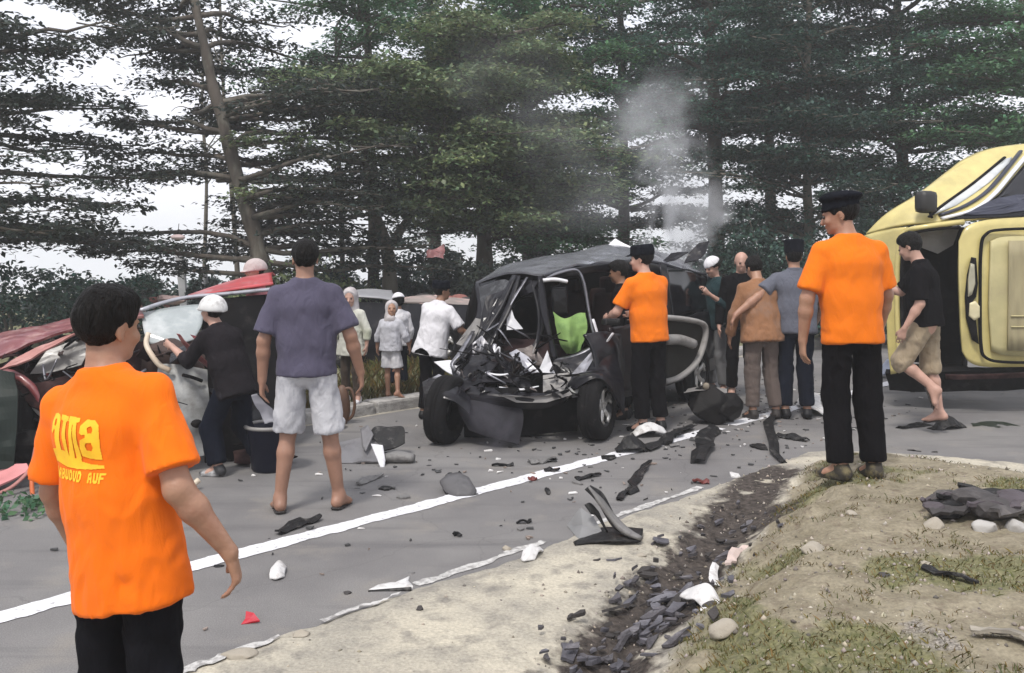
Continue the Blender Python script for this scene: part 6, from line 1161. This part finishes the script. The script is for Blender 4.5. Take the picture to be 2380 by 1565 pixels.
p = gnd(788, 996); loose('shoe', 'white shoe lying beside the brown bag', 'shoe', rock((0, 0, 0), (.12, .22, .12), 9, 3, .3), WHT, p)
p = gnd(1642, 985); b = lobj('sack', 'bulging black sack tied with a knot beside the black car', 'sack', p); d = p[1]
V, F = rock((0, 0, 0), (.46, .4, .40), 7, 4, .7, 6); SACK = M('black_sack', (.008, .007, .007), .6, spec=.15, var=.3, bump=.3, bs=14); mk('bag_body', V + p + [0, .05, .17], F, SACK, b); V, F = rock((0, 0, 0), (.36, .3, .30), 8, 4, .8, 6); mk('bag_body', V + p + [.19, .0, .15], F, SACK, b); V, F = rock((0, 0, 0), (.07, .06, .08), 3, 2, .5); mk('knot', V + p + [0, 0, .38], F, M('knot', (.2, .17, .13), .8), b)
wsheet(b, 'sheet', [[(1600, 905, d + .3), (1640, 898, d + .3), (1690, 905, d + .3)], [(1590, 915, d), (1640, 908, d), (1695, 920, d)]], GREYP, .008, .03, 7, (8, 14), 93)
b = lobj('green_cloth', 'bright green cloth hanging in the black car\'s side window', 'cloth', W(1325, 820, 8.8))
wsheet(b, 'cloth', [[(1286, 724, 8.78), (1312, 742, 8.72), (1340, 730, 8.78), (1360, 728, 8.74)], [(1294, 760, 8.74), (1318, 768, 8.66), (1340, 762, 8.74), (1364, 758, 8.7)], [(1300, 795, 8.72), (1322, 795, 8.64), (1344, 792, 8.74), (1356, 790, 8.7)], [(1318, 822, 8.74), (1328, 822, 8.7), (1342, 820, 8.76), (1350, 815, 8.72)]], M('green_fabric', (.21, .34, .10), .8, var=.15, c2=(.12, .22, .07), c2s=7), .008, .03, 9, (24, 20), 94)
p = gnd(30, 1150); b = lobj('pink_wreckage', 'pink torn body panel and red hose at the left edge', 'debris', p); d = p[1]
wsheet(b, 'sheet', [[(-30, 1110, d + .2), (20, 1082, d + .25), (62, 1078, d + .25)], [(-30, 1140, d), (20, 1120, d + .1), (70, 1095, d + .2)]], M('pink_paint', (.55, .22, .22), .4), .015, .03, 6, (10, 14), 95); wtube(b, 'strip', [(-10, 1150, d - .1), (30, 1130, d), (70, 1090, d + .15), (84, 1040, d + .2)], .02, M('pink_metal'), 7, 16, .6); wtube(b, 'hose', [(78, 1170, d), (74, 1120, d + .05), (82, 1070, d + .15), (92, 1030, d + .2)], .016, M('orange_hose', (.6, .14, .04), .5), 7, 16)
p = gnd(412, 1140); b = lobj('torn_bag', 'orange-red torn bag with cream tube lying by the helmeted person', 'bag', p); d = p[1]
wsheet(b, 'fabric', [[(388, 1112, d + .1), (412, 1104, d + .1), (436, 1122, d + .05)], [(388, 1140, d), (415, 1140, d - .02), (432, 1142, d - .02)]], M('coral_fabric', (.62, .15, .09), .6, c2=(.6, .45, .42), c2s=9), .012, .03, 9, (12, 12), 96); wtube(b, 'tube', [(424, 1150, d - .05), (442, 1134, d - .02), (462, 1116, d + .03)], .022, M('cream_pipe'), 8, 12)
p = gnd(120, 1182); b = lobj('weed_tuft', 'tuft of dark green weeds at the asphalt edge on the left', 'plant', p); r = np.random.default_rng(4); V, Fq, TI = leaves([(p + [x_, 0, .05], .22, .04, 160, 1.0) for x_ in (-.25, 0, .2)], 9, (.03, .07), .8); mk('leaves', V, Fq, leaf_mat('leaf_green', GR), b, smooth=False, attr=TI)
# slates in the ditch
sl = thing('slate_heap', 'strip of dark broken slates filling the ditch beside the shoulder', 'rubble', (*st(2.2, 2.0), -.1)); r = np.random.default_rng(17)
SLM = [M('slate_a', (.06, .055, .06), .5, var=.35, c2=(.16, .15, .16), c2s=9, bump=.4, bs=40, stretch=(1, 1, 4)), M('slate_sheen', (.085, .082, .095), .45, var=.3, c2=(.17, .165, .18), c2s=7, bump=.4, bs=40), M('slate_c', (.035, .03, .028), .8, var=.3, bump=.5, bs=30)]  # second slate has a bluish-lavender reflection put into its colour
for i in range(290):
    t = r.uniform(.3, 4.2) if i < 110 else r.uniform(.5, 2.6); u_ = r.normal(0, .16); x, y = st(ditch(t) + u_, t); L = (.045 + .15 * r.uniform(0, 1) ** 1.8) * (1 if t < 3.2 else .7)
    V, F = shard(L, L * r.uniform(.3, .65), r.uniform(-.6, .6) + math.atan2(ET[1], ET[0]), 300 + i, r.uniform(.008, .02), r.normal(0, .22), .012, 7, 1, 4); V = V @ roty(r.normal(0, .2)).T
    mk('slate', V + [x, y, gz(x, y) + r.uniform(.0, .045)], F, SLM[i % 3 if t > 1.8 else (1 if i % 2 else 0)], sl, smooth=False)
# dark rubble on the bank
p = gnd(2260, 1215); rb = thing('rubble_heap', 'heap of dark charred rubble on the bank at the right', 'rubble', p)
for i in range(22):
    px, py = r.uniform(2160, 2390), r.uniform(1158, 1205); q = gnd(px, py + 10); L = r.uniform(.10, .28); V, F = (rock((0, 0, 0), (L, L * .7, L * .45), 500 + i, 2, .9) if i % 2 else strip(L * 1.6, L * .35, r.uniform(-.6, .6), .01, 500 + i, .02))
    mk('charred_piece', V + q + [0, 0, .03 + r.uniform(0, .05)], F, (DRK, DBK, M('charred_purple', (.07, .058, .066), .8))[i % 3], rb, smooth=False)
# little crumbs of wreckage nobody could count
n = 760; P = []; Fs = []; TI = []; c0 = 0; r = np.random.default_rng(23)
for i in range(n):
    if i < 200: s_, t_ = r.uniform(-2.9, 1.0), r.uniform(.5, 11)
    else: s_, t_ = r.normal(-.3, .9), r.normal(6.6, 1.9)
    x, y = st(np.clip(s_, -2.95, 1.0), t_); a = np.sort(r.uniform(0, 6.28, 4)); L = r.uniform(.006, .022) * (1.6 if i > 380 else 1)
    q = np.stack([np.cos(a) * L * r.uniform(.6, 1.6), np.sin(a) * L, 0 * a], 1) @ rotz(r.uniform(0, 6)).T + [x, y, .004]; h_ = r.uniform(.003, .012)
    P.append(np.vstack([q, q + [r.normal(0, .003), 0, h_]])); Fs += [(c0 + 4, c0 + 5, c0 + 6, c0 + 7)] + [(c0 + k, c0 + (k + 1) % 4, c0 + 4 + (k + 1) % 4, c0 + 4 + k) for k in range(4)]; c0 += 8
    tt_ = np.array([.05, .05, .05]) if r.uniform() < .7 else (np.array([.7, .68, .66]) if r.uniform() < .5 else np.array([.25, .2, .17])); TI.append(np.tile([*tt_, 1], (8, 1)))
tag(mk('road_crumbs', np.vstack(P), Fs, M('crumb', (1, 1, 1), .7, tint=1), smooth=False, attr=np.vstack(TI)), kind='stuff')
# behind: posts, sign, cloth, rubble
d = 20; b = lobj('tilted_post', 'tilted white post standing behind the crushed red car', 'post', [*W(436, 700, d)[:2], gz(*W(436, 700, d)[:2])]); mk('shaft', *box((0, 0, 0), (.17, .1, 1.5), roty(-.09), .1)[0:1], None) if False else None
V, F = box((0, 0, 0), (.17, .12, 1.7), roty(-.09), .15); mk('shaft', V + W(424, 660, d), F, M('white_paint', (.7, .7, .72), .5, c2=(.5, .49, .48)), b, smooth=False); V, F = box((0, 0, 0), (.2, .15, .08), roty(-.09), .2); mk('cap', V + W(415, 572, d), F, GREYP, b, smooth=False)
b = lobj('marker_post', 'small white marker post right of the tilted post', 'post', [*W(477, 690, 20)[:2], gz(*W(477, 690, 20)[:2])]); V, F = lathe([(.001, 0), (.10, 0), (.10, .3), (.055, .5), (.05, .75), (.001, .76)], 14); mk('shaft', V + [*W(477, 680, 20)[:2], W(477, 690, 20)[2] - .1], F, M('white_paint'), b)
b = lobj('sign_disc', 'pale oval lantern hanging in the boughs left of the leaning trunk', 'signboard', W(413, 560, 16)); V, F = rock((0, 0, 0), (.26, .2, .11), 2, 3, .2); mk('sign_face', V + W(413, 552, 16), F, M('pale_pink', (.62, .48, .47), .6), b); wtube(b, 'cord', [(413, 548, 16), (416, 520, 16)], .006, TRIM, 5, 4)  # pale oval sign disc among the boughs, not a lamp
b = lobj('pink_cloth', 'faded pink cloth caught in the boughs above the white-shirted man', 'cloth', W(1010, 605, 16)); wsheet(b, 'cloth', [[(992, 600, 16), (1012, 598, 15.9), (1032, 602, 16)], [(996, 585, 16), (1014, 582, 15.95), (1030, 580, 16)], [(1008, 580, 16.05), (1018, 574, 16), (1032, 566, 16)]], M('pink_cloth', (.42, .18, .18), .8, c2=(.6, .45, .45), c2s=5), .01, .08, 6, (12, 12), 97)
for i, (px, py, d_, lb) in enumerate(((355, 700, 16, 'low heap of reddish rubble behind the tilted post'), (1030, 700, 15.5, 'low heap of pinkish rubble behind the white-shirted man'))):
    b = thing('rubble_heap', lb, 'rubble', [*W(px, py, d_)[:2], 0])
    for k in range(26):
        q = W(px + r.uniform(-60, 60), py + r.uniform(-8, 24), d_ + r.uniform(-.4, .4)); L = r.uniform(.15, .45); V, F = rock((0, 0, 0), (L, L * .6, L * .45), 700 + k + 30 * i, 2, .9); mk('rubble_piece', V + q, F, (M('brick_red', (.24, .10, .085), .9), M('plaster_pink', (.42, .30, .28), .9), DRK)[k % 3], b, smooth=False)
# dark phone-like tool in the hands of the orange polo man
b = lobj('hand_tool', 'small black device held by the man in the orange polo shirt', 'device', W(1408, 752, 8.15)); V, F = box((0, 0, 0), (.16, .09, .06), rotz(.4), .3); mk('case', V + W(1420, 748, 8.2), F, DBK, b)

# ---------------------------------------------------------------- smoke and haze
def smoke(name, label, c, rad, h, dens, colr, lean=(0, 0), scale=2.2, seed=0, up=True):
    V, F = lathe([(.001, -1.0), (1.0, -.98), (1.2, -.75), (1.3, -.2), (1.35, .4), (1.1, .85), (.5, 1.0), (.001, 1.0)], 20); z = (V[:, 2:3] + 1) / 2
    V = np.concatenate([V[:, :2] * rad, V[:, 2:] * h / 2], 1); V[:, :2] += np.array(lean) * z
    ob = mk(name, V, F, None); ob.location = [float(k) for k in c]; tag(ob, label, 'smoke', kind='stuff')
    m = bpy.data.materials.new(name); m.use_nodes = True; nt = m.node_tree; N = nt.nodes; Lk = nt.links.new; N.remove(N['Principled BSDF'])
    pv = N.new('ShaderNodeVolumePrincipled'); pv.inputs['Color'].default_value = (*colr, 1); pv.inputs['Anisotropy'].default_value = .2; Lk(pv.outputs[0], N['Material Output'].inputs['Volume'])
    tc = N.new('ShaderNodeTexCoord'); sx = N.new('ShaderNodeSeparateXYZ'); Lk(tc.outputs['Object'], sx.inputs[0])
    def mt(op, a, b_=0.0):
        k = N.new('ShaderNodeMath'); k.operation = op
        for i, v in enumerate((a, b_)):
            if isinstance(v, (int, float)): k.inputs[i].default_value = v
            else: Lk(v, k.inputs[i])
        return k.outputs[0]
    zz = mt('DIVIDE', mt('ADD', sx.outputs[2], h / 2), h)
    x_ = mt('SUBTRACT', sx.outputs[0], mt('ADD', mt('MULTIPLY', zz, lean[0]), mt('MULTIPLY', mt('SINE', mt('MULTIPLY', zz, 6.0)), .35 * rad))); y_ = mt('SUBTRACT', sx.outputs[1], mt('MULTIPLY', zz, lean[1]))
    rr = mt('DIVIDE', mt('SQRT', mt('ADD', mt('MULTIPLY', x_, x_), mt('MULTIPLY', y_, y_))), mt('MULTIPLY', mt('ADD', mt('MULTIPLY', zz, .35), .82), rad))
    nz = N.new('ShaderNodeTexNoise'); nz.inputs['Scale'].default_value = scale; nz.inputs['Detail'].default_value = 5; nz.inputs['Distortion'].default_value = .6; nz.noise_dimensions = '4D'; nz.inputs['W'].default_value = seed; Lk(tc.outputs['Object'], nz.inputs['Vector'])
    fall = mt('SUBTRACT', 1.0, rr); body = mt('ADD', fall, mt('MULTIPLY', mt('SUBTRACT', nz.outputs[0], .545), 5.5)); body = mt('MAXIMUM', mt('MINIMUM', body, 1.0), 0.0)
    edge = mt('MULTIPLY', mt('MINIMUM', mt('MULTIPLY', mt('SUBTRACT', 1.0, zz), 1.25), 1.0), mt('MAXIMUM', mt('MINIMUM', mt('MULTIPLY', fall, 3.0), 1.0), 0.0)); edge = mt('MULTIPLY', edge, mt('MINIMUM', mt('MULTIPLY', zz, 10.0), 1.0))
    Lk(mt('MULTIPLY', mt('MULTIPLY', body, edge), dens), pv.inputs['Density']); ob.data.materials.append(m); return ob
smoke('smoke', 'pale smoke column rising behind the black car\'s roof', W(1545, 400, 11.6), .74, 2.9, 2.6, (.86, .87, .9), (.1, .1), 2.3, 2.0)
smoke('smoke', 'thin dark smoke drifting left above the black car', W(1330, 300, 13.0), 1.3, 3.2, .30, (.55, .56, .6), (-.6, .2), 1.0, 5.0)
smoke('smoke', 'dark wisp of smoke low in front of the black car\'s nose', W(1140, 985, 7.75), .27, .62, 3.0, (.32, .31, .36), (.06, 0), 4.0, 8.0)
V, F = box((0, 0, 0), (1300, 1300, 45), None, 0)
hz = mk('haze', V + [0, 0, 17 - 22.5], F, None, smooth=False); tag(hz, 'thin bluish smoke haze hanging over the road', 'haze', kind='stuff')
m = bpy.data.materials.new('haze'); m.use_nodes = True; nt = m.node_tree; nt.nodes.remove(nt.nodes['Principled BSDF']); pv = nt.nodes.new('ShaderNodeVolumePrincipled'); pv.inputs['Color'].default_value = (.9, .92, .95, 1); pv.inputs['Density'].default_value = .0026; nt.links.new(pv.outputs[0], nt.nodes['Material Output'].inputs['Volume']); hz.data.materials.append(m)
